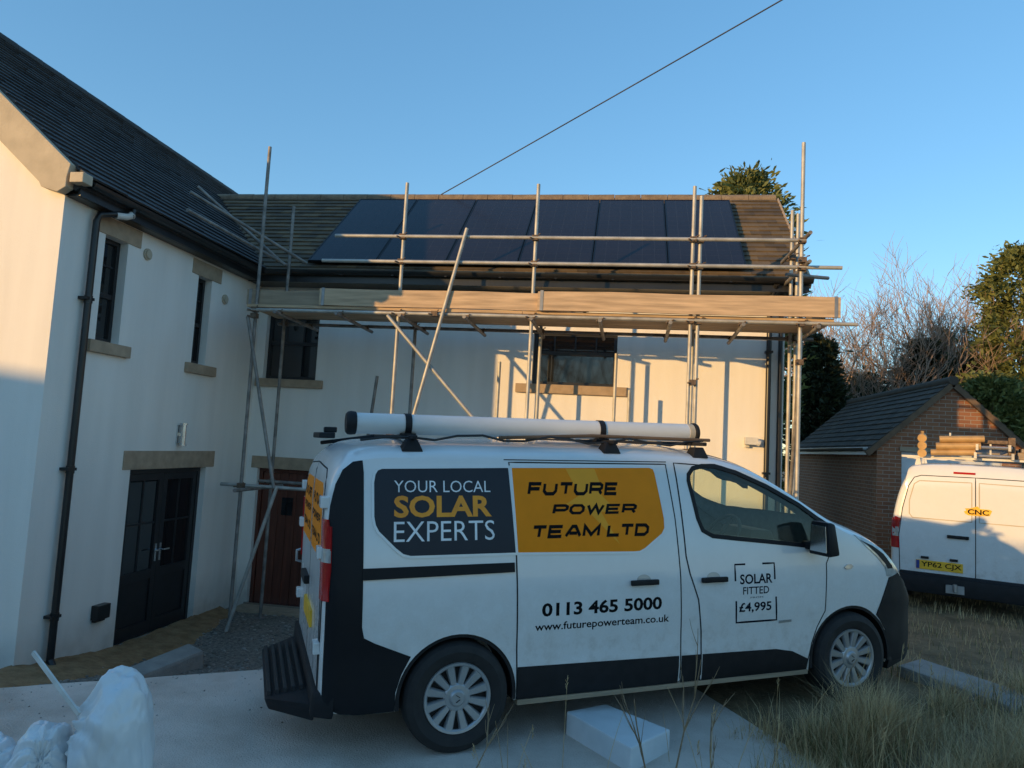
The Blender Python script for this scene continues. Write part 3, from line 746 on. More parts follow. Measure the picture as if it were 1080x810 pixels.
rail('puncheon', (-3.87, YI + .2, -2.62), (-3.56, YI + .2, .92), 'tube_dark')
rail('guard_rail', (-5.62, 8.35, 3.05), (-4.72, 9.98, 2.55), 'tube_dark')
rail('guard_rail', (-6.05, 9.15, 3.42), (-4.95, 9.75, 2.46), 'tube_dark')
rail('guard_rail', (-5.33, 7.9, 2.66), (-5.0, 9.9, 2.50), 'tube_dark')
for i in range(9):
    x = -4.6 + i * .86
    rail('transom', (x, YO - .22, 1.612 if i % 2 else 1.61), (x + .02, YI + .28, 1.585), 'tube_dark')
# deck boards lie on the transoms
for i in range(4):
    y0 = YO - .045 + i * .232
    b = MB(); 
    for x0, x1 in ((-5.1, -1.30), (-1.295, 2.50)): b.box((x0, y0, 1.70), (x1, y0 + .225, 1.738))
    b.build('deck_board', 'timber', scaf, bevel=.004)
def toe(x0, x1, y0, z0, z1, m_='timber'):
    b = MB(); n = 8
    for i in range(n + 1):
        x = x0 + (x1 - x0) * i / n; dz = .006 * math.sin(i * 1.3 + x0); dy = .004 * math.sin(i * 2.1)
        b.v += [(x, y0 + dy, z0 + dz * .5), (x, y0 + dy + .038, z0 + dz * .5), (x, y0 + dy + .038, z1 + dz), (x, y0 + dy, z1 + dz)]
    for i in range(n):
        for k in range(4): b.f.append((4 * i + k, 4 * i + (k + 1) % 4, 4 * i + 4 + (k + 1) % 4, 4 * i + 4 + k)); b.mi.append(0)
    b.f += [(3, 2, 1, 0), (4 * n, 4 * n + 1, 4 * n + 2, 4 * n + 3)]; b.mi += [0, 0]
    o = b.build('toe_board', m_, scaf)
    for xe in (x0 + .03, x1 - .07):
        b = MB(); b.box((xe, y0 - .002 - .004, z0 - .004), (xe + .04, y0 + .044, z1 + .010)); b.build('end_band', 'band', o)
toe(-4.05, -.45, YO - .075, 1.742, 1.968)
toe(-1.1, 2.55, YO - .122, 1.740, 1.985)
toe(-5.14, -3.6, YO + .02, 1.742, 1.95, 'timber_grey')
b = MB(); b.box((2.40, YO + .1, 1.742), (2.44, YI, 1.96)); b.build('toe_board', 'timber_grey', scaf, bevel=.004)
def coupler(x, y, z, s_=1.0):
    b = MB(); t = .042 * s_
    b.box((x - t, y - t, z - t * .8), (x + t, y + t, z + t * .8)); b.tube([(x + t, y - t * .6, z + t), (x + t * 1.6, y - t * 1.5, z + t)], .009, 6); b.tube([(x - t, y - t, z - t * .3), (x - t * 1.5, y - t * 1.9, z - t * .3)], .012, 6)
    b.build('coupler', 'coupler', scaf, bevel=.01)
for x, y, zt, m_ in stds:
    if y < 9.5:
        for z in (1.665, 2.36, 2.70):
            if x > -4.5 or z < 2: coupler(x, y - .03, z)
    else: coupler(x, y + .03, 1.63)
for c in ((2.19, YI - .04, 2.72), (2.12, YO - .06, 2.45), (-2.45, YO - .06, 1.665), (-4.98, YO, -.72), (-4.98, YI, -.70), (-4.98, YO - .03, 1.58), (.86, YO - .03, .9), (2.12, YO, 1.2)): coupler(*c)
for i in range(9): coupler(-4.6 + i * .86, YO - .05, 1.635, .7); coupler(-4.58 + i * .86, YI + .05, 1.61, .7)
for x in (-2.96, -1.18, .815): coupler(x, YO - .01, .05)

# ================================================================== OVERHEAD CABLE
b = MB()
P0, P1 = Vector((-3.39, 12.38, 4.47)), Vector((9.57, 5.45, 8.66))
b.tube([P0 + (P1 - P0) * t / 24 - Vector((0, 0, .05 * math.sin(math.pi * t / 24))) for t in range(25)], .010, 6)
tag(b.build('overhead_cable', 'cable', smooth=60), 'thin black overhead cable running up and right from the roof ridge', 'cable')
b = MB(); b.tube([(9.6, 5.42, -2.1), (9.6, 5.42, 9.1)], [.15, .11], 14)
up_ = b.build('utility_pole', 'wood_pole', smooth=40); tag(up_, 'tall brown timber utility pole that carries the overhead cable', 'utility pole')
b = MB(); b.bar((9.1, 5.36, 8.7), (10.1, 5.36, 8.7), .08, .10); b.build('crossarm', 'wood_pole', up_)

# ================================================================== VEHICLES
def interp(tab, x):
    xs, ys = zip(*tab); return float(np.interp(x, xs, ys))
def smooth_tab(tab, n=4):
    """Catmull-like densify so that lofted outlines bend softly"""
    xs = np.array([a for a, _ in tab]); ys = np.array([b_ for _, b_ in tab])
    d = np.gradient(ys, xs); out = []
    # monotone limiting
    sl = np.diff(ys) / np.diff(xs)
    for i in range(len(xs)):
        if 0 < i < len(xs) - 1:
            if sl[i - 1] * sl[i] <= 0: d[i] = 0
            else:
                lim = 3 * min(abs(sl[i - 1]), abs(sl[i])); d[i] = np.sign(sl[i]) * min(abs(d[i]), lim)
    for i in range(len(xs) - 1):
        h = xs[i + 1] - xs[i]
        for k in range(n):
            t = k / n
            y = (2*t**3 - 3*t**2 + 1) * ys[i] + (t**3 - 2*t**2 + t) * h * d[i] + (-2*t**3 + 3*t**2) * ys[i+1] + (t**3 - t**2) * h * d[i+1]
            out.append((xs[i] + t * h, y))
    out.append((xs[-1], ys[-1])); return out

class Body:
    """lofted van body; x forward, y across from the near side (0) to the far side, z up"""
    def __init__(s, half, E, C, W, S, zb, p=2.6, rise=.06):
        s.h = half; s.E = smooth_tab(E, 6); s.C = C; s.W = smooth_tab(W, 6); s.S = smooth_tab(S, 5); s.zb = zb; s.p = p; s.rise = rise
    def ring(s, x):
        h = s.h; yi = h - interp(s.W, x); E = interp(s.E, x); C = interp(s.C, x); zb = interp(s.zb, x)
        pts = [(min(h * .98, yi + .12), zb), (min(h * .97, yi + .035), zb + .012)]
        zt = max(E - s.rise, zb + .10)
        for i in range(20):
            z = zb + .05 + (zt - zb - .05) * i / 19
            pts.append((min(h * .96, yi + interp(s.S, z)), z))
        y0 = pts[-1][0]
        for i in range(1, 13):
            a = math.pi / 2 * i / 12
            ta = 1 - math.cos(a) ** (2 / s.p) if i < 12 else 1.0; hh = math.sin(a) ** (2 / s.p)
            pts.append((y0 + ta * (h - y0), zt + hh * (C + E - zt)))
        return [(x, y, z) for y, z in pts] + [(x, 2 * h - y, z) for y, z in pts[:-1][::-1]]
    def mesh(s, xs):
        mb = MB(); rings = [s.ring(x) for x in xs]; n = len(rings[0])
        vs_ = [p for r in rings for p in r]; fs_ = []
        for i in range(len(xs) - 1):
            for j in range(n):
                j2 = (j + 1) % n
                fs_.append((i * n + j, i * n + j2, (i + 1) * n + j2, (i + 1) * n + j))
        fs_.append(tuple(range(n))); fs_.append(tuple((len(xs) - 1) * n + j for j in range(n))[::-1])
        mb.add(vs_, fs_); return mb
    def make_bvh(s, mb):
        s.bvh = BVHTree.FromPolygons([Vector(v) for v in mb.v], mb.f)

DIRS = {'near': (Vector((0, 1, 0)), lambda a, b: Vector((a, -1, b))),
        'far': (Vector((0, -1, 0)), lambda a, b: Vector((a, 5, b))),
        'rear': (Vector((1, 0, 0)), lambda a, b: Vector((-3, a, b))),
        'front': (Vector((-1, 0, 0)), lambda a, b: Vector((8, a, b))),
        'top': (Vector((0, 0, -1)), lambda a, b: Vector((a, b, 4)))}

def mapper(body, face):
    d, org = DIRS[face]
    def f(a, b):
        hit = body.bvh.ray_cast(org(a, b), d)
        if hit[0] is None:
            hit = body.bvh.find_nearest(org(a, b) + d * (1.0 if face == 'near' else 3.0))
        nn = hit[1]
        if nn.dot(d) > 0: nn = -nn
        return hit[0], nn
    return f

def patch(body, face, outer, holes=(), off=.003, thick=.012, step=.05, tris=None, verts2=None):
    """an outline laid onto the body surface from one side, as a thin solid"""
    bm = bmesh.new()
    if tris is None:
        loops = [outer] + list(holes); verts2 = [p for l in loops for p in l]
        tris = tessellate_polygon([[Vector((p[0], p[1], 0)) for p in l] for l in loops])
    vv = [bm.verts.new((p[0], p[1], 0)) for p in verts2]
    for t in tris:
        try: bm.faces.new([vv[i] for i in t])
        except ValueError: pass
    a0, a1 = min(p[0] for p in verts2), max(p[0] for p in verts2); b0, b1 = min(p[1] for p in verts2), max(p[1] for p in verts2)
    for lo, hi, nrm in ((a0, a1, (1, 0, 0)), (b0, b1, (0, 1, 0))):
        k = math.floor(lo / step) + 1
        while k * step < hi:
            c = (k * step, 0, 0) if nrm[0] else (0, k * step, 0)
            bmesh.ops.bisect_plane(bm, geom=bm.verts[:] + bm.edges[:] + bm.faces[:], plane_co=c, plane_no=nrm, dist=1e-6); k += 1
    bm.verts.index_update(); f = mapper(body, face); mb = MB()
    d = DIRS[face][0]
    P = [f(v.co.x, v.co.y) for v in bm.verts]
    front_ = [p + n * off for p, n in P]
    n = len(front_)
    fs_ = [tuple(v.index for v in q.verts) for q in bm.faces]
    if thick > 0:
        back = [q - nn * thick for q, (p, nn) in zip(front_, P)]
        allf = fs_ + [tuple(i + n for i in q[::-1]) for q in fs_]
        for e in bm.edges:
            if len(e.link_faces) == 1:
                a, b = e.verts[0].index, e.verts[1].index; allf.append((a, b, b + n, a + n))
        mb.add(front_ + back, allf)
    else: mb.add(front_, fs_)
    bm.free(); return mb

def ribbon(body, face, path, wd, off=.002, thick=.006, closed=False):
    """narrow strip of given width along a path on the body surface"""
    pts = []
    P = [Vector((a, b, 0)) for a, b in path]
    if closed: P.append(P[0])
    for i in range(len(P) - 1):
        L = (P[i + 1] - P[i]).length; k = max(1, int(L / .05))
        for j in range(k): pts.append(P[i].lerp(P[i + 1], j / k))
    if not closed: pts.append(P[-1])
    f = mapper(body, face); n = len(pts); L_, R_ = [], []
    for i, p in enumerate(pts):
        a = pts[(i - 1) % n] if closed or i > 0 else p; c = pts[(i + 1) % n] if closed or i < n - 1 else p
        t = (c - a).normalized(); s_ = Vector((-t.y, t.x, 0)) * wd / 2
        for lst, q in ((L_, p + s_), (R_, p - s_)):
            h, nn = f(q.x, q.y); lst.append((h + nn * off, h + nn * (off - thick)))
    mb = MB(); vs_ = []
    for i in range(n): vs_ += [L_[i][0], R_[i][0], R_[i][1], L_[i][1]]
    fs_ = []
    for i in range(n if closed else n - 1):
        a, b = 4 * i, 4 * ((i + 1) % n)
        for k in range(4): fs_.append((a + k, a + (k + 1) % 4, b + (k + 1) % 4, b + k))
    if not closed: fs_ += [(0, 1, 2, 3), tuple(4 * (n - 1) + k for k in (3, 2, 1, 0))]
    mb.add(vs_, fs_); return mb

def font_tris(txt, bold=0.0, shear=0.0, spacing=1.0):
    cu = bpy.data.curves.new('txt', 'FONT'); cu.body = txt; cu.offset = bold; cu.shear = shear; cu.space_character = spacing; cu.resolution_u = 3
    o = bpy.data.objects.new('txt', cu); COL.objects.link(o)
    dg = bpy.context.evaluated_depsgraph_get(); me = o.evaluated_get(dg).to_mesh()
    v = [(p.co.x, p.co.y) for p in me.vertices]; t = [tuple(p.vertices) for p in me.polygons]
    o.evaluated_get(dg).to_mesh_clear(); COL.objects.unlink(o); bpy.data.objects.remove(o); bpy.data.curves.remove(cu)
    return v, t
def fit2d(v, x0, x1, z0, z1, slope=0.0):
    ax, bx = min(p[0] for p in v), max(p[0] for p in v); ay, by = min(p[1] for p in v), max(p[1] for p in v)
    return [(x0 + (p[0] - ax) / (bx - ax) * (x1 - x0), z0 + (p[1] - ay) / (by - ay) * (z1 - z0) + slope * (p[0] - ax) / (bx - ax) * (x1 - x0)) for p in v]

# squarish wide capitals drawn as strokes
def rr(x0, y0, x1, y1, c):  # chamfer-rounded loop
    k = c * .3
    return [(x0 + c, y0), (x1 - c, y0), (x1 - k, y0 + k), (x1, y0 + c), (x1, y1 - c), (x1 - k, y1 - k), (x1 - c, y1), (x0 + c, y1), (x0 + k, y1 - k), (x0, y1 - c), (x0, y0 + c), (x0 + k, y0 + k), (x0 + c, y0)]
GL = {'F': [[(0, 0), (0, 1), (.95, 1)], [(.1, .5), (.85, .5)]],
      'U': [[(0, 1), (0, .28), (.2, 0), (.8, 0), (1, .28), (1, 1)]],
      'T': [[(0, 1), (1, 1)], [(.5, .86), (.5, 0)]],
      'R': [[(0, 0), (0, 1), (.82, 1), (1, .84), (1, .60), (.82, .44), (.1, .44)], [(.80, .32), (1, 0)]],
      'E': [[(1, 1), (0, 1), (0, 0), (1, 0)], [(.1, .5), (.9, .5)]],
      'P': [[(0, 0), (0, 1), (.82, 1), (1, .84), (1, .56), (.82, .40), (.1, .40)]],
      'O': [[(.2, 0), (.8, 0), (1, .28), (1, .72), (.8, 1), (.2, 1), (0, .72), (0, .28), (.2, 0)]],
      'W': [[(0, 1), (.3, 0), (.625, 1), (.95, 0), (1.25, 1)]],
      'A': [[(0, 0), (.45, 1), (.72, 1), (1.17, 0)], [(.27, .30), (.90, .30)]],
      'M': [[(0, 0), (0, 1), (.6, .12), (1.2, 1), (1.2, 0)]],
      'L': [[(0, 1), (0, 0), (.92, 0)]],
      'D': [[(0, 0), (0, 1), (.75, 1), (1, .72), (1, .28), (.75, 0), (0, 0)]]}
def stroke_text(txt, wd=.19, shear=.22, hgt=1.0, asp=1.15):
    v, t = [], []; x = 0
    for ch in txt:
        if ch == ' ': x += .48 * asp; continue
        mxw = 0
        for pl in GL[ch]:
            pl = [Vector((p[0] * asp, p[1] * (1 - wd) + wd / 2)) for p in pl]; n = len(pl)
            closed = (pl[0] - pl[-1]).length < 1e-5
            off = []
            for i, p in enumerate(pl):
                if closed: a, c = pl[(i - 1) % (n - 1)] if i > 0 else pl[n - 2], pl[(i + 1) if i < n - 1 else 1]
                else: a, c = pl[max(i - 1, 0)], pl[min(i + 1, n - 1)]
                d1 = (p - a).normalized() if (p - a).length > 1e-6 else (c - p).normalized(); d2 = (c - p).normalized() if (c - p).length > 1e-6 else d1
                n1, n2 = Vector((-d1.y, d1.x)), Vector((-d2.y, d2.x)); mm = (n1 + n2)
                if mm.length < .2: mm = n1
                mm.normalize(); kk = 1 / max(.45, mm.dot(n1)); off.append(mm * wd / 2 * kk)
            if not closed:
                if abs(pl[0].y - pl[1].y) < .01 or True:
                    pass
            for i in range(n - 1):
                b = len(v); p, q = pl[i], pl[i + 1]
                for w_ in (p + off[i], p - off[i], q - off[i + 1], q + off[i + 1]): v.append((x + w_.x + shear * w_.y, w_.y))
                t += [(b, b + 1, b + 2), (b, b + 2, b + 3)]
            mxw = max(mxw, max(p.x for p in pl))
        x += mxw + wd + (-.06 if ch == 'L' else .10 if ch in 'FTAP' else .16)
    return v, t

def boolean(o, cutters):
    for i, c in enumerate(cutters):
        c.parent = o.parent
        md = o.modifiers.new('cut', 'BOOLEAN'); md.operation = 'DIFFERENCE'; md.object = c; md.solver = 'EXACT'
    bpy.context.view_layer.update(); dg = bpy.context.evaluated_depsgraph_get(); dg.update()
    me = bpy.data.meshes.new_from_object(o.evaluated_get(dg)); o.modifiers.clear()
    old = o.data; o.data = me; me.name = old.name
    for c in cutters: bpy.data.objects.remove(c)
    for p in me.polygons: p.use_smooth = True
    me.set_sharp_from_angle(angle=R(28))

def cutter(mb):
    me = bpy.data.meshes.new('cut'); me.from_pydata(mb.v, [], mb.f)
    bm = bmesh.new(); bm.from_mesh(me); bmesh.ops.recalc_face_normals(bm, faces=bm.faces); bm.to_mesh(me); bm.free()
    o = bpy.data.objects.new('cut', me); COL.objects.link(o); return o

def wheel(parent, x, y, z, out, r=.335, rim=.215, spokes=12):
    """out = -1 near side, +1 far side; y is the outer face"""
    ax = (0, -out * 1.0, 0); s_ = -out        # profile height runs inward
    b = MB(); wd = .205
    prof = [(rim - .012, .02), (rim + .006, .004), (rim + .03, -.004), (r - .055, -.012), (r - .018, .004), (r - .004, .028), (r, .06), (r, wd - .06), (r - .006, wd - .02), (r - .03, wd), (rim, wd), (rim - .02, wd - .02), (rim - .03, .05)]
    b.lathe([(rr_, h) for rr_, h in prof], (x, y, z), (0, 1 if out < 0 else -1, 0), 56, closed=True)
    for k in range(3):
        rr_ = r; h = .055 + k * .047
    w_ = b.build('wheel', 'rubber', parent, smooth=35)
    ay = Vector((0, 1 if out < 0 else -1, 0)); c = Vector((x, y, z))
    b = MB()
    b.lathe([(rim, .012), (rim - .004, .0), (rim - .018, .002), (rim - .026, .012), (rim - .024, .03), (rim, .03)], c, ay, 56, closed=True)
    b.lathe([(.0005, -.006), (.04, -.005), (.046, .0), (.052, .010), (.075, .012), (.086, .022), (.086, .04), (.0005, .04)], c, ay, 40)
    for i in range(spokes):
        t = 2 * math.pi * (i + .5) / spokes; e = Vector((math.cos(t), 0, math.sin(t))); f = Vector((-math.sin(t), 0, math.cos(t)))
        p = [(.07, .019, .016), (rim - .012, .031, .006)]
        vs_ = []
        for rad, hw, dep in p:
            for sgn, dd_ in ((-1, dep + .012), (-.7, dep), (.7, dep), (1, dep + .012), (1, .04), (-1, .04)):
                vs_.append(c + e * rad + f * hw * sgn + ay * dd_)
        b.add(vs_, [(0, 1, 7, 6), (1, 2, 8, 7), (2, 3, 9, 8), (3, 4, 10, 9), (4, 5, 11, 10), (5, 0, 6, 11), (0, 5, 4, 3, 2, 1), (6, 7, 8, 9, 10, 11)])
    b.build('hubcap', 'hubcap', w_, smooth=35)
    b = MB(); b.lathe([(.0005, .045), (rim - .02, .045), (rim - .02, .06), (.0005, .06)], c, ay, 32); b.build('brake_disc', 'seal', w_)
    b = MB()
    for s2 in (-1, 1):
        b.bar(c + Vector((-.012, 0, .022 * s2)) - ay * .0065, c + Vector((.012, 0, .006 * s2)) - ay * .0065, .003, .008, (0, 1, 0))
    b.build('centre_badge', 'seal', w_)
    return w_

# ------------------------------------------------------------------ sign-written van
H = .96
E1 = [(-.83, 1.40), (-.82, 1.54), (-.795, 1.655), (-.75, 1.735), (-.68, 1.787), (-.59, 1.812), (-.42, 1.824), (.3, 1.832), (1.2, 1.835), (1.6, 1.826), (1.95, 1.802), (2.231, 1.742), (2.575, 1.582), (2.842, 1.428), (3.0, 1.338), (3.163, 1.268), (3.34, 1.205), (3.48, 1.13), (3.61, 1.01), (3.73, .88), (3.85, .76), (3.95, .66), (4.00, .58)]
C1 = [(-.83, .09), (-.78, .08), (-.6, .08), (0, .09), (1.8, .09), (2.3, .075), (2.9, .075), (3.2, .10), (3.5, .07), (4.00, .03)]
W1 = [(-.83, .80), (-.824, .86), (-.80, .91), (-.76, .938), (-.66, .953), (-.5, .96), (2.8, .96), (3.1, .957), (3.4, .945), (3.6, .915), (3.75, .865), (3.88, .77), (3.96, .63), (4.00, .48)]
S1 = [(.2, .04), (.4, .012), (.62, .006), (.75, -.004), (.95, -.006), (1.1, .006), (1.2, .016), (1.35, .036), (1.5, .060), (1.65, .088), (1.75, .108), (1.9, .135)]
ZB = [(-.83, .30), (-.6, .27), (3.4, .25), (4.00, .24)]
body = Body(H, E1, C1, W1, S1, ZB)
xs = sorted(set([-.83, -.827, -.822, -.812, -.80, -.78] + list(np.round(np.arange(-.76, 3.4, .07), 4)) + list(np.round(np.arange(3.42, 3.95, .03), 4)) + [3.96, 3.975, 3.985, 3.995, 4.0]))
bmB = body.mesh(xs); body.make_bvh(bmB)
van = thing('van', 'white van with amber and charcoal solar adverts, parked side on before the scaffolded house', 'van', O_VAN, local=True)
van.matrix_world = Matrix((D_VAN, -N_VAN, U_VAN)).transposed().to_4x4(); van.location = O_VAN
bo = bmB.build('body', 'van_white', van, smooth=40)
cuts = []
WIN_ = [(1.690, 1.66), (1.695, 1.70), (1.73, 1.742), (1.80, 1.758), (1.90, 1.756), (2.06, 1.715), (2.30, 1.615), (2.56, 1.478), (2.74, 1.352), (2.80, 1.288), (2.80, 1.165), (2.45, 1.212), (2.0, 1.262), (1.835, 1.282), (1.765, 1.32), (1.735, 1.40)]
WIN = [(1.71 + (a - 1.69) * 1.08, c) for a, c in WIN_]
mb = MB(); cav = [(1.36, .50), (3.29, .50), (3.29, 1.06), (3.0, 1.25), (2.86, 1.345), (2.60, 1.50), (2.28, 1.65), (1.95, 1.745), (1.36, 1.775)]
mb.prism(cav, [], lambda a, c: (a, .17, c), (0, 2 * H - .34, 0)); cuts.append(cutter(mb))
for y0, y1 in ((-.2, .30), (2 * H - .30, 2 * H + .2)):
    mb = MB(); mb.prism(WIN, [], lambda a, c: (a, y0, c), (0, y1 - y0, 0)); cuts.append(cutter(mb))
WS = [(1.99, .34), (1.99, 2 * H - .34), (2.60, 2 * H - .25), (2.95, 2 * H - .19), (3.20, 2 * H - .24), (3.27, 2 * H - .45), (3.27, .45), (3.20, .24), (2.95, .19), (2.60, .25)]
mb = MB(); mb.prism(WS, [], lambda a, c: (a, c, 1.05), (0, 0, 1.0)); cuts.append(cutter(mb))
for x, rr_ in ((0.0, .385), (3.1, .39)):
    for y0, y1 in ((-.2, .33), (2 * H - .33, 2 * H + .2)):
        mb = MB(); mb.tube([(x, y0, .335), (x, y1, .335)], rr_, 48); cuts.append(cutter(mb))
boolean(bo, cuts)
bo.data.materials.append(M['seat'])            # cab lining
for f_ in bo.data.polygons:
    c_ = Vector((0, 0, 0))
    for vi in f_.vertices: c_ += bo.data.vertices[vi].co
    c_ /= len(f_.vertices)
    hit_ = body.bvh.find_nearest(c_)
    if hit_[3] > .03 and 1.3 < c_.x < 3.35: f_.material_index = 1
# black liners inside the arches
for x, rr_ in ((0.0, .384), (3.1, .389)):
    for s_ in (0, 1):
        b = MB(); n = 28; vs_ = []; ys = (.012, .325) if s_ == 0 else (2 * H - .012, 2 * H - .325)
        for i in range(n + 1):
            t = -.12 + (math.pi + .24) * i / n
            for yy in ys:
                for q in (rr_, rr_ - .022): vs_.append((x + q * math.cos(t), yy, .335 + q * math.sin(t)))
        fs_ = []
        for i in range(n):
            a, c = 4 * i, 4 * i + 4
            for k1, k2 in ((0, 1), (1, 3), (3, 2), (2, 0)): fs_.append((a + k1, a + k2, c + k2, c + k1))
        fs_ += [(0, 1, 3, 2), (4 * n, 4 * n + 2, 4 * n + 3, 4 * n + 1)]
        b.add(vs_, fs_); b.build('arch_liner', 'van_black', van, smooth=40)
for x in (0.0, 3.1):
    wheel(van, x, -.005, .335, -1); wheel(van, x, 2 * H + .005, .335, 1)
b = MB(); b.box((-.6, .3, .20), (3.4, 1.62, .262)); b.tube([(0, .2, .335), (0, 1.72, .335)], .05, 10); b.tube([(-.7, .5, .22), (.9, .5, .24)], .04, 10); b.build('chassis', 'seal', van)

# doors and their gaps
SLIDE = [(.335, 1.775), (1.522, 1.775), (1.562, 1.40), (1.580, 1.05), (1.592, .60), (1.596, .285), (.395, .285), (.382, .60), (.368, 1.19), (.345, 1.70)]
DOOR = [(1.592, 1.785), (1.90, 1.768), (2.14, 1.705), (2.42, 1.605), (2.70, 1.452), (2.86, 1.372), (2.945, 1.32), (2.955, 1.20), (2.862, 1.05), (2.845, .70), (2.775, .585), (2.725, .47), (2.700, .36), (2.69, .28), (1.765, .28), (1.757, .62), (1.728, .84), (1.660, 1.02), (1.634, 1.14), (1.618, 1.45), (1.603, 1.68)]
sd = patch(body, 'near', SLIDE, off=.0025, thick=.010).build('sliding_door', 'van_white', van, smooth=30)
fd = patch(body, 'near', DOOR, [WIN], off=.0025, thick=.010).build('front_door', 'van_white', van, smooth=30)
ribbon(body, 'near', SLIDE, .0085, .0034, .012, True).build('door_gap', 'seal', sd)
ribbon(body, 'near', DOOR, .0085, .0034, .012, True).build('door_gap', 'seal', fd)
ribbon(body, 'near', [(.30, 1.792), (1.53, 1.792)], .006, .002, .006).build('roof_gutter', 'seal', van)
# window glass with black surround
def inset(pl, dd_):
    P = [Vector((a, c)) for a, c in pl]; n = len(P); cx = sum((p for p in P), Vector((0, 0))) / n; out = []
    ar = sum(P[i].x * P[(i + 1) % n].y - P[(i + 1) % n].x * P[i].y for i in range(n)); sg = 1 if ar > 0 else -1
    for i, p in enumerate(P):
        d1 = (p - P[i - 1]).normalized(); d2 = (P[(i + 1) % n] - p).normalized(); n1 = Vector((-d1.y, d1.x)) * sg; n2 = Vector((-d2.y, d2.x)) * sg
        mm = (n1 + n2).normalized(); out.append(tuple(p + mm * dd_ / max(.4, mm.dot(n1))))
    return out
GOUT = inset(WIN, -.024)
GOUT = [(a if a < 2.88 else a + .03, c) for a, c in GOUT]
GIN = inset(WIN, .006)
patch(body, 'near', GOUT, [GIN], off=.0055, thick=.010).build('window_surround', 'van_gloss_black', fd, smooth=30)
patch(body, 'near', inset(WIN, .004), [], off=-.003, thick=.004).build('window_glass', 'glass', fd, smooth=30)
patch(body, 'far', inset(WIN, .002), [], off=-.003, thick=.004).build('window_glass', 'glass', van, smooth=30)
patch(body, 'far', GOUT, [GIN], off=.005, thick=.010).build('window_surround', 'van_gloss_black', van, smooth=30)
patch(body, 'top', inset(WS, -.01), [], off=.001, thick=.005).build('windscreen', 'glass', van, smooth=30)
patch(body, 'top', inset(WS, -.045), [inset(WS, .01)], off=.003, thick=.006).build('windscreen_surround', 'van_gloss_black', van, smooth=30)
# front cab fittings
b = MB()
for yy in (.42, 1.05, 1.42):
    b.hexa([(1.50, yy, .55), (2.02, yy, .60), (2.02, yy + .42, .60), (1.50, yy + .42, .55)], [(1.50, yy, .80), (2.05, yy, .86), (2.05, yy + .42, .86), (1.50, yy + .42, .80)])
    b.hexa([(1.44, yy, .80), (1.60, yy, .80), (1.60, yy + .42, .80), (1.44, yy + .42, .80)], [(1.38, yy + .03, 1.30), (1.47, yy + .03, 1.30), (1.47, yy + .39, 1.30), (1.38, yy + .39, 1.30)])
    b.hexa([(1.39, yy + .09, 1.32), (1.47, yy + .09, 1.32), (1.47, yy + .33, 1.32), (1.39, yy + .33, 1.32)], [(1.37, yy + .11, 1.52), (1.44, yy + .11, 1.52), (1.44, yy + .31, 1.52), (1.37, yy + .31, 1.52)])
b.build('seat', 'seat', van, bevel=.03, smooth=40)
b = MB(); b.hexa([(2.42, .20, .50), (3.26, .20, .50), (3.26, 1.72, .50), (2.42, 1.72, .50)], [(2.50, .20, 1.12), (3.26, .20, 1.06), (3.26, 1.72, 1.06), (2.50, 1.72, 1.12)])
b.hexa([(2.44, .36, 1.10), (2.72, .36, 1.10), (2.72, .82, 1.10), (2.44, .82, 1.10)], [(2.50, .40, 1.265), (2.70, .40, 1.25), (2.70, .78, 1.25), (2.50, .78, 1.265)])
b.build('dashboard', 'dash', van, bevel=.03, smooth=40)
b = MB(); c0 = Vector((2.34, .58, 1.19)); axw = Vector((-.80, 0, .55)).normalized(); a1_ = Vector((0, 1, 0)); a2_ = axw.cross(a1_)
ringp = [c0 + (a1_ * math.cos(2 * math.pi * i / 28) + a2_ * math.sin(2 * math.pi * i / 28)) * .19 for i in range(29)]
b.tube(ringp, .016, 8); b.tube([c0 + a1_ * .18, c0 - a1_ * .18], .014, 6); b.tube([c0, c0 - axw * .22], .035, 10); b.tube([c0, c0 - a2_ * .18], .014, 6)
b.build('steering_wheel', 'dash', van, smooth=50)
b = MB(); b.box((1.30, .17, .50), (1.345, 1.75, 1.30)); b.build('bulkhead', 'seat', van)
b = MB(); b.hexa([(1.80, .30, .86), (2.06, .30, .86), (2.06, .62, .86), (1.80, .62, .86)], [(1.84, .34, 1.18), (2.0, .34, 1.22), (2.0, .58, 1.2), (1.84, .58, 1.18)])
b.build('tool_bag', 'hi_vis', van, bevel=.04, smooth=40)
b = MB()  # sagging headlining edge above the side window
pts_ = [(1.66 + .06 * i, 1.745 - .02 * math.sin(i * 1.1) - .012 * math.sin(math.pi * i / 11) - (0 if i < 6 else .03 * (i - 6))) for i in range(12)]
tp_ = [1.775 - max(0, i - 4) * .022 for i in range(12)]
for i in range(11):
    (xa, za), (xb, zb_) = pts_[i], pts_[i + 1]
    b.hexa([(xa, .22, za - .01), (xb, .22, zb_ - .01), (xb, .28, zb_ - .01), (xa, .28, za - .01)], [(xa, .22, tp_[i]), (xb, .22, tp_[i + 1]), (xb, .28, tp_[i + 1]), (xa, .28, tp_[i])])
b.build('headlining', 'seat', van)

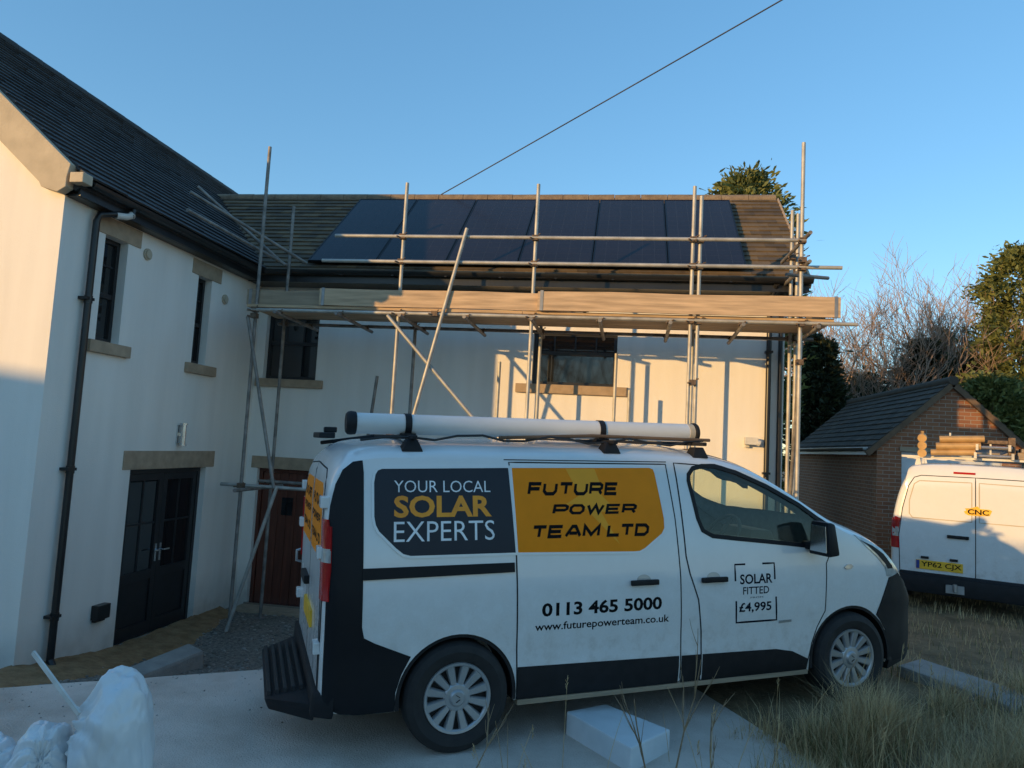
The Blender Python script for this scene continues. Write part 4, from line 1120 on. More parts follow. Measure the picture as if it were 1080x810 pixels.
# black trims
REAR_TRIM = [(-.829, .30), (-.60, .285), (-.385, .285), (-.385, .40), (-.355, .50), (-.30, .605), (-.52, .70), (-.585, .735), (-.600, .80), (-.605, 1.30), (-.610, 1.70), (-.618, 1.775), (-.675, 1.765), (-.735, 1.715), (-.775, 1.63), (-.80, 1.50), (-.812, 1.35), (-.827, 1.15)]
patch(body, 'near', REAR_TRIM, off=.004, thick=.012, step=.035).build('rear_corner_trim', 'van_gloss_black', van, smooth=30)
patch(body, 'far', REAR_TRIM, off=.004, thick=.012, step=.035).build('rear_corner_trim', 'van_gloss_black', van, smooth=30)
BUMP = [(3.493, .262), (3.495, .40), (3.462, .52), (3.40, .60), (3.36, .64), (3.42, .76), (3.50, .915), (3.61, .945), (3.73, .85), (3.85, .73), (3.95, .63), (3.999, .55), (3.999, .258)]
patch(body, 'near', BUMP, off=.006, thick=.014, step=.03).build('front_bumper', 'van_black', van, smooth=30)
patch(body, 'far', BUMP, off=.006, thick=.014, step=.03).build('front_bumper', 'van_black', van, smooth=30)
patch(body, 'front', [(.34, .26), (1.58, .26), (1.58, .56), (1.40, .60), (.52, .60), (.34, .56)], off=.006, thick=.014, step=.06).build('front_bumper', 'van_black', van, smooth=30)
b = MB(); b.hexa([(3.50, .05, .20), (3.88, .22, .20), (3.88, 1.70, .20), (3.50, 1.87, .20)], [(3.51, .03, .30), (3.93, .22, .30), (3.93, 1.70, .30), (3.51, 1.89, .30)])
b.hexa([(3.88, .30, .30), (4.03, .55, .30), (4.03, 1.37, .30), (3.88, 1.62, .30)], [(3.88, .32, .52), (4.015, .58, .52), (4.015, 1.34, .52), (3.88, 1.60, .52)])
b.build('front_lip', 'van_black', van, bevel=.02, smooth=40)
SILL = [(.395, .282), (1.58, .282), (1.58, .466), (.392, .487)]
patch(body, 'near', SILL, off=.007, thick=.012).build('sill_trim', 'van_black', sd, smooth=30)
SILL2 = [(1.775, .282), (2.685, .282), (2.695, .36), (2.55, .425), (2.40, .452), (2.2, .456), (1.772, .463)]
patch(body, 'near', SILL2, off=.007, thick=.012).build('sill_trim', 'van_black', fd, smooth=30)
patch(body, 'near', [(1.604, .282), (1.757, .282), (1.755, .463), (1.604, .465)], off=.006, thick=.012).build('sill_trim', 'van_black', van, smooth=30)
b = MB(); b.bar((.40, .05, .262), (2.70, .05, .262), .06, .03); b.build('sill_lip', 'timber_grey', van)
patch(body, 'near', [(-.606, 1.070), (.355, 1.083), (.353, 1.142), (-.608, 1.138)], off=.010, thick=.016).build('side_rail', 'van_gloss_black', van, smooth=30)
# adverts
CH = [(-.50, 1.725), (.328, 1.738), (.362, 1.203), (-.32, 1.203), (-.365, 1.215), (-.41, 1.25), (-.515, 1.352), (-.535, 1.39), (-.545, 1.44), (-.548, 1.64), (-.54, 1.69), (-.525, 1.715)]
patch(body, 'near', inset(CH, -.016), [CH], off=.006, thick=.010).build('panel_rim', 'van_white', van, smooth=30)
ch = patch(body, 'near', CH, off=.0045, thick=.006).build('charcoal_advert', 'vinyl_grey', van, smooth=30)
AM = [(.352, 1.738), (1.385, 1.748), (1.415, 1.738), (1.425, 1.71), (1.470, 1.40), (1.468, 1.335), (1.445, 1.300), (1.305, 1.205), (1.265, 1.188), (1.22, 1.186), (.378, 1.203)]
patch(body, 'near', inset(AM, -.016), [AM], off=.0075, thick=.008).build('panel_rim', 'van_white', sd, smooth=30)
am_ = patch(body, 'near', AM, off=.0055, thick=.006).build('amber_advert', 'vinyl_gold', sd, smooth=30)
BOLT = [(.80, 1.738), (.99, 1.740), (1.03, 1.60), (1.075, 1.60), (1.10, 1.50), (.985, 1.50), (1.10, 1.235), (.86, 1.545), (.80, 1.545), (.79, 1.50), (.85, 1.60)]
BOLT = [(.74, 1.736), (.955, 1.738), (1.0, 1.615), (.955, 1.60), (1.06, 1.50), (1.075, 1.455), (.985, 1.45), (1.115, 1.235), (.875, 1.47), (.80, 1.505), (.72, 1.50), (.83, 1.56)]
patch(body, 'near', BOLT, off=.0062, thick=.001, step=.05).build('lightning_flash', 'vinyl_pale', am_)
def letters(name, parent, mt, txt, x0, x1, z0, z1, off=.0075, face='near', bold=0., shear=0., spacing=1., stroke=None, slope=0., bd=None):
    v, t = (stroke_text(txt, **stroke) if stroke else font_tris(txt, bold, shear, spacing))
    v = fit2d(v, x0, x1, z0, z1, slope)
    return patch(bd or body, face, None, off=off, thick=0, step=.08, tris=t, verts2=v).build(name, mt, parent)
def sxz(px): return px
letters('lettering', ch, 'white_ink', 'YOUR LOCAL', -.425, .200, 1.583, 1.655, .0052, bold=-.004)
letters('lettering', ch, 'gold_ink', 'SOLAR', -.425, .205, 1.430, 1.563, .0052, bold=.030)
letters('lettering', ch, 'white_ink', 'EXPERTS', -.425, .222, 1.286, 1.408, .0052, bold=-.004)
st_ = dict(wd=.26, shear=.24, asp=1.15)
letters('lettering', am_, 'ink', 'FUTURE', .455, 1.125, 1.560, 1.648, .0068, stroke=st_)
letters('lettering', am_, 'ink', 'POWER', .625, 1.265, 1.426, 1.514, .0068, stroke=st_)
letters('lettering', am_, 'ink', 'TEAM LTD', .490, 1.350, 1.286, 1.382, .0068, stroke=st_)
letters('lettering', sd, 'ink', '0113 465 5000', .545, 1.432, .793, .880, .0035, bold=.030)
letters('lettering', sd, 'ink', 'www.futurepowerteam.co.uk', .500, 1.492, .690, .756, .0035, bold=.014)
for pl in ([(2.035, .955), (2.035, 1.07), (2.125, 1.07)], [(2.275, 1.07), (2.38, 1.07), (2.38, .955)], [(2.042, .815), (2.048, .662), (2.400, .662), (2.39, .83)]):
    ribbon(body, 'near', pl, .013, .0040, .002).build('price_frame', 'navy_ink', fd)
letters('lettering', fd, 'navy_ink', 'SOLAR', 2.075, 2.358, .930, 1.000, .0036, bold=.022)
letters('lettering', fd, 'navy_ink', 'FITTED', 2.10, 2.328, .858, .910, .0036, bold=.012)
letters('lettering', fd, 'navy_ink', 'FROM', 2.165, 2.275, .828, .839, .0036)
letters('lettering', fd, 'navy_ink', '£4,995', 2.068, 2.350, .725, .800, .0036, bold=.022)
# handles, lamps, badges
def handle(par, x, z):
    b = MB(); h0, nn = mapper(body, 'near')(x, z)
    b.bar((x - .105, h0.y - .022, z), (x + .105, h0.y - .022, z), .022, .036)
    for s_ in (-1, 1): b.box((x + s_ * .085 - .015, h0.y - .022, z - .014), (x + s_ * .085 + .015, h0.y + .004, z + .014))
    o = b.build('handle', 'van_black', par, bevel=.006, smooth=40)
    cup = [(x + .055 * math.cos(t) - .0, z + .012 + .038 * math.sin(t)) for t in np.linspace(0, math.pi, 14)]
    patch(body, 'near', cup, off=.004, thick=.002, step=.03).build('handle_cup', 'hubcap', o, smooth=30)
handle(sd, 1.290, .981); handle(fd, 1.850, .976)
patch(body, 'near', [(3.03, 1.015), (3.06, 1.035), (3.10, 1.037), (3.12, 1.02), (3.10, 1.003), (3.05, 1.0)], off=.008, thick=.01, step=.03).build('side_repeater', 'clear_lamp', van, smooth=30)
patch(body, 'near', [(2.42, .635), (2.535, .640), (2.535, .658), (2.42, .654)], off=.005, thick=.004).build('model_badge', 'hubcap', fd)
HL = [(3.165, 1.252), (3.25, 1.225), (3.34, 1.190), (3.46, 1.125), (3.57, 1.02), (3.64, .94), (3.642, .925), (3.56, .920), (3.475, .93), (3.455, 1.00), (3.37, 1.085), (3.26, 1.17)]
HLI = [(3.21, 1.215), (3.34, 1.165), (3.45, 1.10), (3.54, 1.005), (3.545, .985), (3.485, .985), (3.465, 1.02), (3.38, 1.10), (3.27, 1.18)]
hl = patch(body, 'near', HL, off=.005, thick=.010, step=.03).build('headlamp', 'clear_lamp', van, smooth=30)
patch(body, 'near', HLI, off=.006, thick=.002, step=.03).build('lamp_bezel', 'van_gloss_black', hl, smooth=30)
patch(body, 'far', HL, off=.005, thick=.010, step=.03).build('headlamp', 'clear_lamp', van, smooth=30)
# wing mirror
b = MB()
b.hexa([(2.66, -.25, 1.135), (2.76, -.25, 1.145), (2.80, -.035, 1.145), (2.66, -.035, 1.135)], [(2.66, -.235, 1.385), (2.73, -.235, 1.375), (2.77, -.06, 1.375), (2.66, -.06, 1.385)])
b.bar((2.72, -.06, 1.19), (2.72, .06, 1.19), .10, .06)
mi_ = b.build('wing_mirror', 'van_gloss_black', van, bevel=.022, smooth=40)
b = MB(); b.hexa([(2.654, -.225, 1.165), (2.661, -.225, 1.165), (2.661, -.06, 1.165), (2.654, -.06, 1.165)], [(2.654, -.215, 1.355), (2.661, -.215, 1.355), (2.661, -.08, 1.355), (2.654, -.08, 1.355)])
b.build('mirror_glass', 'chrome', mi_, bevel=.003)
b = MB(); b.hexa([(2.66, 2 * H + .035, 1.135), (2.80, 2 * H + .035, 1.145), (2.76, 2 * H + .25, 1.145), (2.66, 2 * H + .25, 1.135)], [(2.66, 2 * H + .06, 1.385), (2.77, 2 * H + .06, 1.375), (2.73, 2 * H + .235, 1.375), (2.66, 2 * H + .235, 1.385)])
b.bar((2.72, 2 * H - .06, 1.19), (2.72, 2 * H + .06, 1.19), .10, .06)
b.build('wing_mirror', 'van_gloss_black', van, bevel=.022, smooth=40)

# rear face: doors, lamps, advert, plate, step
RD = [(.17, .42), (.955, .42), (.955, 1.735), (.40, 1.71), (.30, 1.66), (.235, 1.50), (.19, 1.25), (.17, 1.0)]
rdoors = []
for s_ in (0, 1):
    pl = RD if s_ == 0 else [(2 * H - a, c) for a, c in RD]
    rdr = patch(body, 'rear', pl, off=.003, thick=.010).build('rear_door', 'van_white', van, smooth=30); rdoors.append(rdr)
    ribbon(body, 'rear', pl, .009, .0036, .010, True).build('door_gap', 'seal', rdr)
    wn = [(.25, 1.16), (.90, 1.16), (.90, 1.62), (.40, 1.62), (.33, 1.58), (.275, 1.42)]
    wn = wn if s_ == 0 else [(2 * H - a, c) for a, c in wn]
    ad = patch(body, 'rear', wn, off=.006, thick=.004).build('amber_advert', 'vinyl_gold', rdr, smooth=30)
    tx = (('FUTURE', .30, .86, 1.47, 1.54), ('POWER', .33, .88, 1.36, 1.43), ('TEAM LTD', .30, .88, 1.24, 1.31))
    for t_, a0, a1, z0, z1 in tx:
        if s_ == 1: a0, a1 = 2 * H - a1, 2 * H - a0
        v, t = stroke_text(t_, **st_); v = [(-p[0], p[1]) for p in v]       # seen from behind, y runs right to left
        v = fit2d(v, a0, a1, z0, z1)
        patch(body, 'rear', None, off=.0072, thick=0, step=.08, tris=t, verts2=v).build('lettering', 'ink', ad)
    yb = .17 if s_ == 0 else 2 * H - .17
    for z in (1.52, 1.22, .66):
        b = MB(); h0, nn = mapper(body, 'rear')(yb + (.02 if s_ == 0 else -.02), z)
        b.box((h0.x - .035, yb - .05, z - .035), (h0.x + .02, yb + .05, z + .035)); b.build('hinge', 'van_white', rdr, bevel=.008)
    lamp = [(.035, .95), (.13, .95), (.14, 1.10), (.165, 1.35), (.18, 1.42), (.10, 1.42), (.065, 1.30)]
    lamp = lamp if s_ == 0 else [(2 * H - a, c) for a, c in lamp]
    tl_ = patch(body, 'rear', lamp, off=.014, thick=.02, step=.03).build('tail_lamp', 'red_lamp', van, smooth=30)
    mid = [(.055, 1.17), (.145, 1.17), (.150, 1.25), (.06, 1.25)]
    mid = mid if s_ == 0 else [(2 * H - a, c) for a, c in mid]
    patch(body, 'rear', mid, off=.0155, thick=.004, step=.03).build('lamp_lens', 'clear_lamp', tl_, smooth=30)
NL = [(-.822, .955), (-.796, .955), (-.785, 1.12), (-.786, 1.38), (-.808, 1.38), (-.820, 1.1)]
patch(body, 'near', NL, off=.012, thick=.015, step=.03).build('tail_lamp', 'red_lamp', van, smooth=30)
patch(body, 'near', [(-.815, 1.17), (-.785, 1.17), (-.785, 1.24), (-.813, 1.24)], off=.0135, thick=.004, step=.03).build('lamp_lens', 'clear_lamp', van, smooth=30)
b = MB(); b.box((-.85, .62, .66), (-.83, 1.14, .77)); b.build('number_plate', 'plate_yellow', rdoors[0])
b = MB(); b.box((-.87, .98, .87), (-.828, 1.30, .93)); b.build('handle', 'van_black', rdoors[1], bevel=.01)
b = MB(); b.tube([(-.80, 1.82, .88), (-.87, 1.82, .90), (-.87, 1.82, .98), (-.80, 1.82, 1.0)], .012, 6); b.build('door_stay', 'hubcap', rdoors[1], smooth=40)
b = MB(); b.hexa([(-.87, .10, .27), (-.74, .02, .27), (-.74, 2 * H - .02, .27), (-.87, 2 * H - .10, .27)], [(-.86, .10, .42), (-.74, .02, .42), (-.74, 2 * H - .02, .42), (-.86, 2 * H - .10, .42)])
b.build('rear_bumper', 'van_black', van, bevel=.025, smooth=40)
b = MB(); b.hexa([(-1.09, .42, .23), (-.84, .14, .23), (-.84, 1.70, .23), (-1.09, 1.45, .23)], [(-1.12, .40, .31), (-.84, .12, .34), (-.84, 1.72, .34), (-1.12, 1.47, .31)])
stp = b.build('rear_step', 'van_black', van, bevel=.02, smooth=40)
b = MB()
for i in range(5):
    x = -1.10 + i * .048
    b.hexa([(x, .42, .295), (x + .028, .41, .295), (x + .028, 1.46, .295), (x, 1.45, .295)], [(x, .43, .338 + .006 * i), (x + .024, .42, .341 + .006 * i), (x + .024, 1.45, .341 + .006 * i), (x, 1.44, .338 + .006 * i)])
b.build('tread', 'rubber', stp, bevel=.006)
# roof bars
def roof_z(x, y):
    h = body.bvh.ray_cast(Vector((x, y, 4)), Vector((0, 0, -1))); return h[0].z
b = MB()
for x in (-.30, 1.12, 1.85):
    for yy in (.20, 2 * H - .20):
        z = roof_z(x, yy); b.hexa([(x - .07, yy - .05, z - .02), (x + .07, yy - .05, z - .02), (x + .07, yy + .06, z), (x - .07, yy + .06, z)], [(x - .035, yy - .03, z + .06), (x + .035, yy - .03, z + .06), (x + .035, yy + .05, z + .06), (x - .035, yy + .05, z + .06)])
    b.bar((x, .10, 1.925), (x, 2 * H - .10, 1.925), .035, .028)
b.build('roof_bar', 'van_black', van, bevel=.008, smooth=40)
b = MB()
for s_ in (0, 1):
    pass
b.box((-.78, 1.30, 1.90), (-.66, 1.86, 1.945)); b.box((-.72, 1.55, 1.945), (-.62, 1.63, 1.99)); b.bar((-.74, 1.62, 1.86), (-.30, 1.62, 1.925), .04, .03)
b.build('ladder_roller', 'van_black', van, bevel=.01)

# pipe carrier lying on the roof bars
def vw(x, y, z): return tuple(O_VAN + D_VAN * x - N_VAN * y + U_VAN * z)
pc = thing('pipe_carrier', 'long white plastic pipe carrier with black end caps strapped on the van roof', 'pipe carrier', O_VAN, local=True)
pc.matrix_world = Matrix((D_VAN, -N_VAN, U_VAN)).transposed().to_4x4(); pc.location = vw(0, 0, 0)
b = MB(); ya, za = .36, 2.008
b.tube([(-.64, ya, za), (1.86, ya, za)], .068, 28); pp = b.build('pipe', 'pipe_white', pc, smooth=40)
for x0, x1 in ((-.70, -.63), (1.895, 1.945)):
    b = MB(); b.lathe([(.0005, 0), (.06, 0), (.074, .012), (.078, .03), (.074, x1 - x0 - .008), (.06, x1 - x0), (.0005, x1 - x0)], (x0, ya, za), (1, 0, 0), 28)
    b.build('end_cap', 'van_black', pc, smooth=40)
b = MB(); b.tube([(1.855, ya, za), (1.90, ya, za)], .070, 28); b.build('collar', 'stone_pale', pc, smooth=40)
for x in (-.30, 1.12):
    b = MB(); b.lathe([(.070, -.022), (.073, -.022), (.073, .022), (.070, .022)], (x, ya, za), (1, 0, 0), 28, closed=True); b.box((x - .05, ya - .06, 1.925), (x + .05, ya + .06, 1.95))
    b.build('strap', 'van_black', pc, smooth=40)
# rods and cord lashed under the carrier
b = MB(); b.tube([vw(.30, .22, 1.935), vw(1.0, .24, 1.965), vw(2.0, .26, 1.955)], .012, 8)
tag(b.build('rod', 'wood_pole', smooth=40), 'thin brown rod lashed beneath the front half of the white pipe', 'rod')
b = MB(); rg = random.Random(3)
pts_ = [vw(-.62 + .16 * i, .23 + .03 * math.sin(i * 2.1), 1.93 + .022 * math.sin(i * 1.7) - (.03 if i < 2 else 0)) for i in range(17)]
b.tube(pts_, .008, 6)
tag(b.build('cord', 'cable', smooth=60), 'loose dark cord draped along the van roof under the pipe', 'cord')

# ------------------------------------------------------------------ second van, seen from behind
D2 = Vector((.398, .918, 0)).normalized(); Y2 = Vector((-D2.y, D2.x, 0)); H2 = .95
G2 = -1.785
O2 = Vector((4.49, 9.99, G2)) - Y2 * H2
E2 = [(0, 1.50), (.015, 1.64), (.05, 1.74), (.12, 1.795), (.4, 1.815), (2.6, 1.815), (3.1, 1.70), (3.6, 1.35), (4.4, 1.05), (4.7, .80), (4.78, .62)]
C2 = [(0, .075), (.2, .06), (3, .06), (3.6, .06), (4.78, .03)]
W2 = [(0, .855), (.010, .90), (.035, .930), (.10, .945), (.3, .95), (3.9, .95), (4.4, .87), (4.68, .68), (4.78, .50)]
S2 = [(.2, .03), (.45, .0), (.9, -.004), (1.0, .0), (1.25, .035), (1.5, .095), (1.68, .165), (1.8, .21)]
ZB2 = [(0, .30), (.5, .25), (4.78, .24)]
body2 = Body(H2, E2, C2, W2, S2, ZB2, p=3.0, rise=.05)
xs2 = sorted(set([0, .004, .01, .02, .035, .055, .08, .11] + list(np.round(np.arange(.15, 4.4, .12), 3)) + [4.45, 4.55, 4.63, 4.69, 4.74, 4.765, 4.78]))
mb2 = body2.mesh(xs2); body2.make_bvh(mb2)
van2 = thing('van', 'smaller plain white van seen from behind with a loaded roof rack, by the brick garage', 'van', O2, local=True)
van2.matrix_world = Matrix((D2, Y2, Vector((0, 0, 1)))).transposed().to_4x4(); van2.location = O2
b2 = mb2.build('body', 'van_white', van2, smooth=40)
cuts = []
for x in (.85, 3.75):
    for y0, y1 in ((-.2, .30), (2 * H2 - .30, 2 * H2 + .2)):
        mb = MB(); mb.tube([(x, y0, .31), (x, y1, .31)], .36, 40); cuts.append(cutter(mb))
boolean(b2, cuts)
for x in (.85, 3.75):
    wheel(van2, x, .01, .31, -1, r=.31, rim=.20); wheel(van2, x, 2 * H2 - .01, .31, 1, r=.31, rim=.20)
b = MB(); b.box((.3, .3, .18), (4.5, 1.6, .26)); b.build('chassis', 'seal', van2)
for x0, x1 in ((2.95, 3.55),):
    patch(body2, 'near', [(2.3, 1.12), (3.35, 1.05), (3.30, 1.30), (2.95, 1.56), (2.3, 1.62)], off=.003, thick=.006).build('window_glass', 'pane', van2, smooth=30)
    patch(body2, 'far', [(2.3, 1.12), (3.35, 1.05), (3.30, 1.30), (2.95, 1.56), (2.3, 1.62)], off=.003, thick=.006).build('window_glass', 'pane', van2, smooth=30)
    patch(body2, 'top', [(3.0, .35), (3.0, 1.55), (3.55, 1.68), (3.55, .22)], off=.003, thick=.006).build('windscreen', 'pane', van2, smooth=30)
c2 = lambda c: H2 - c           # c: metres to the right of the middle, seen from behind
LD = [(c2(.0), .42), (c2(-.84), .42), (c2(-.855), .9), (c2(-.815), 1.25), (c2(-.745), 1.55), (c2(-.68), 1.665), (c2(-.60), 1.695), (c2(.0), 1.70)]
doors2 = []
for s_ in (0, 1):
    pl = LD if s_ == 0 else [(2 * H2 - a, c) for a, c in LD]
    dr = patch(body2, 'rear', pl, off=.002, thick=.010).build('rear_door', 'van_white', van2, smooth=30); doors2.append(dr)
    ribbon(body2, 'rear', pl, .010, .0032, .010, True).build('door_gap', 'seal', dr)
    pw = [(c2(-.04), 1.14), (c2(-.70), 1.14), (c2(-.735), 1.19), (c2(-.735), 1.36), (c2(-.68), 1.58), (c2(-.62), 1.625), (c2(-.04), 1.635)]
    pw = pw if s_ == 0 else [(2 * H2 - a, c) for a, c in pw]
    ribbon(body2, 'rear', pw, .012, .004, .006, True).build('blanked_window', 'stone_pale', dr)
    lp = [(c2(-.925), .73), (c2(-.845), .73), (c2(-.86), .95), (c2(-.835), 1.12), (c2(-.90), 1.14), (c2(-.932), .95)]
    lp = lp if s_ == 0 else [(2 * H2 - a, c) for a, c in lp]
    tl = patch(body2, 'rear', lp, off=.012, thick=.02, step=.04).build('tail_lamp', 'red_lamp', van2, smooth=30)
    ml = [(c2(-.925), .88), (c2(-.858), .88), (c2(-.858), 1.0), (c2(-.925), 1.0)]
    ml = ml if s_ == 0 else [(2 * H2 - a, c) for a, c in ml]
    patch(body2, 'rear', ml, off=.0135, thick=.004, step=.04).build('lamp_lens', 'clear_lamp', tl, smooth=30)
SL = [(.002, .73), (.09, .73), (.10, .95), (.085, 1.10), (.03, 1.12), (.002, 1.0)]
patch(body2, 'far', SL, off=.012, thick=.02, step=.04).build('tail_lamp', 'red_lamp', van2, smooth=30)
def box_rear(bd, c0, c1, z0, z1, proud, dep=.02):
    h = bd.bvh.ray_cast(Vector((-3, c2((c0 + c1) / 2), (z0 + z1) / 2)), Vector((1, 0, 0)))[0]
    b = MB(); b.box((h.x - proud, c2(c1), z0), (h.x + dep, c2(c0), z1)); return b
box_rear(body2, -.24, .0, 1.738, 1.765, .012, .06).build('brake_lamp', 'red_lamp', van2, bevel=.004)
box_rear(body2, -.31, -.07, .915, .955, .03).build('handle', 'van_black', doors2[0], bevel=.008)
b = MB()
h0 = body2.bvh.ray_cast(Vector((-3, c2(-.4), .6)), Vector((1, 0, 0)))[0].x
b.box((h0 - .012, c2(-.135), .49), (h0 - .002, c2(-.655), .605)); npl = b.build('number_plate', 'plate_yellow', doors2[0], bevel=.002)
b = MB(); b.box((h0 - .0135, c2(-.615), .495), (h0 - .012, c2(-.652), .60)); b.build('plate_band', 'plate_blue', npl)
def flat_rear(txt, c0, c1, z0, z1, x, m_, par, bold=.0):
    v, t = font_tris(txt, bold); v = [(-p[0], p[1]) for p in v]; v = fit2d(v, c2(c1), c2(c0), z0, z1)
    mb = MB(); mb.add([(x, a, c) for a, c in v], t); return mb.build('lettering', m_, par)
flat_rear('YP62 CJX', -.595, -.15, .507, .588, h0 - .0138, 'ink', npl, .012)
b = MB()
for c in (-.60, -.28): b.box((h0 - .03, c2(c + .09), .625), (h0 + .0, c2(c), .655))
b.build('plate_lamp', 'van_black', doors2[0], bevel=.004)
flat_rear('partner', -.74, -.50, .90, .925, h0 - .005, 'hubcap', doors2[0]) if False else None
b = MB(); b.box((-.10, c2(.90), .20), (.03, c2(-.90), .42)); b.hexa([(-.10, c2(.80), .42), (.02, c2(.86), .42), (.02, c2(-.86), .42), (-.10, c2(-.80), .42)], [(-.06, c2(.80), .45), (.02, c2(.86), .45), (.02, c2(-.86), .45), (-.06, c2(-.80), .45)])
rb = b.build('rear_bumper', 'van_black', van2, bevel=.03, smooth=40)
b = MB(); b.tube([(-.12, c2(-.22), .28), (-.17, c2(-.22), .28), (-.17, c2(-.22), .36)], [.03, .025, .025], 10); b.box((-.13, c2(-.12), .24), (-.10, c2(-.32), .34)); b.build('tow_bar', 'hubcap', rb, smooth=40)
# yellow lettered sticker across the door gap
hs = body2.bvh.ray_cast(Vector((-3, c2(.1), 1.27)), Vector((1, 0, 0)))[0].x
stk = [(c2(-.115), 1.245), (c2(-.125), 1.27), (c2(-.10), 1.285), (c2(-.115), 1.31), (c2(-.06), 1.315), (c2(.02), 1.345), (c2(.05), 1.315), (c2(.15), 1.315), (c2(.175), 1.30), (c2(.165), 1.275), (c2(.15), 1.235), (c2(.05), 1.225), (c2(-.08), 1.225)]
stk_o = patch(body2, 'rear', stk, off=.005, thick=.004).build('yellow_sticker', 'plate_yellow', doors2[1])
flat_rear('CNC', -.085, .14, 1.24, 1.305, hs - .0125, 'ink', stk_o, .02)
# roof rack of the second van
b = MB()
def rz2(x, y): return body2.bvh.ray_cast(Vector((x, y, 4)), Vector((0, 0, -1)))[0].z
for x in (.35, 1.5, 2.5):
    for yy in (.30, 2 * H2 - .30):
        z = rz2(x, yy); b.hexa([(x - .05, yy - .04, z - .02), (x + .05, yy - .04, z - .02), (x + .05, yy + .04, z - .01), (x - .05, yy + .04, z - .01)], [(x - .03, yy - .02, 1.93), (x + .03, yy - .02, 1.93), (x + .03, yy + .02, 1.93), (x - .03, yy + .02, 1.93)])
    b.bar((x, .10, 1.945), (x, 2 * H2 - .10, 1.945), .04, .03)
for c in (-.28, .17): b.bar((.35, c2(c), 1.96), (.35, c2(c), 2.28 - .12 * (c > 0)), .022, .022, (1, 0, 0))
b.build('roof_rack', 'offwhite', van2, bevel=.004)
def v2w(x, c, z): return tuple(O2 + D2 * x + Y2 * c2(c) + Vector((0, 0, z)))
# load on it
pp_ = [(-.50, 2.03, .042, 'lowest of the tan pipes on the small van roof rack'), (-.44, 2.115, .05, 'middle tan pipe of the stack on the small van roof rack'), (-.40, 2.21, .045, 'topmost tan pipe of the stack on the small van roof rack')]
for c, z, r, lb in pp_:
    b = MB(); b.tube([v2w(.22, c, z - .025), v2w(.26, c + .50, z)], r, 14)
    tag(b.build('pipe', 'brass', smooth=40), lb, 'pipe', 'tan pipes across the small van roof rack')
b = MB()
for z in (1.99, 2.09, 2.19):
    b.tube([v2w(.18, -.60, z), v2w(.30, -.60, z + .02)], .055, 12)
b.bar(v2w(.24, -.60, 1.95), v2w(.24, -.60, 2.29), .03, .03, (1, 0, 0))
tag(b.build('pipe_clamp', 'brass', smooth=40), 'tan upright clamp holding the pipe ends on the small van rack', 'clamp')
ld = thing('ladder', 'aluminium ladder lying on the small van roof rack beside the tan pipes', 'ladder', O2, local=True)
ld.matrix_world = Matrix((D2, Y2, Vector((0, 0, 1)))).transposed().to_4x4(); ld.location = O2
for k, z in enumerate((1.99, 2.10)):
    for c in (.0 + .02 * k, .40 - .03 * k):
        b = MB(); b.bar((.15 + .05 * k, c2(c), z), (2.7, c2(c), z), .03, .08); b.build('stile', 'ladder', ld)
    b = MB()
    for i in range(9): b.tube([(.25 + i * .28, c2(.0), z), (.25 + i * .28, c2(.40), z)], .018, 8)
    b.build('rungs', 'ladder', ld)
b = MB(); b.box((.32, c2(.36), 2.15), (.9, c2(.02), 2.20)); b.box((.32, c2(.44), 1.96), (.36, c2(.36), 2.24)); b.build('ladder_foot', 'coupler', ld, bevel=.01)
bd_ = MB()
for i in range(4): bd_.box((.3, c2(.86 - i * .11), 1.965 + .0), (2.6, c2(.79 - i * .11), 2.05))
bd_.box((.28, c2(.9), 2.052), (2.5, c2(.5), 2.10))
lt = thing('timber_bundle', 'strapped bundle of timber battens at the right of the small van rack', 'timber', O2, local=True)
lt.matrix_world = ld.matrix_world.copy(); lt.location = O2
bd_.build('battens', 'timber_grey', lt)
for x in (.5, 1.2):
    b = MB(); b.box((x, c2(.92), 1.962), (x + .05, c2(.48), 2.105)); b.build('strap', 'van_black', lt)

# ================================================================== GARAGE
GG = -1.80
gar = thing('garage', 'small brick garage with a dark pitched roof and white door behind the vans', 'garage', (4.97, 15, GG))
X0, X1, XA, ZE, ZA = 4.97, 7.67, 6.32, .42, 1.66
b = MB(); b.prism([(X0, GG - .3), (X1, GG - .3), (X1, ZE), (XA, ZA), (X0, ZE)], [[(5.42, GG - .2), (7.25, GG - .2), (7.25, .31), (5.42, .31)]], lambda x, z: (x, 15, z), (0, .22, 0))
b.build('gable_wall', 'brick', gar)
b = MB(); b.box((X0, 15.22, GG - .3), (X0 + .22, 21, ZE)); b.box((X1 - .22, 15.22, GG - .3), (X1, 21, ZE)); b.build('side_wall', 'brick_side', gar)
b = MB(); b.prism([(X0, GG - .3), (X1, GG - .3), (X1, ZE), (XA, ZA), (X0, ZE)], [], lambda x, z: (x, 20.99, z), (0, .22, 0)); b.build('rear_wall', 'brick', gar)
b = MB()
sl = (ZA - ZE) / (XA - X0); cg, sg_ = math.cos(math.atan(sl)), math.sin(math.atan(sl))
Lr = (XA - X0 + .22) / cg
tiles(b, (X0 - .22, 14.93, ZE - .22 * sl + .05), (0, 1, 0), (cg, 0, sg_), 21, int(Lr / .17), .30, Lr / int(Lr / .17))
tiles(b, (X1 + .22, 14.93, ZE - .22 * sl + .05), (0, 1, 0), (-cg, 0, sg_), 21, int(Lr / .17), .30, Lr / int(Lr / .17))
b.build('roof', 'garage_tile', gar)
b = MB(); b.tube([(XA, 14.9, ZA + .06), (XA, 21.3, ZA + .06)], .09, 10); b.build('ridge_tile', 'garage_tile', gar, smooth=40)
b = MB()
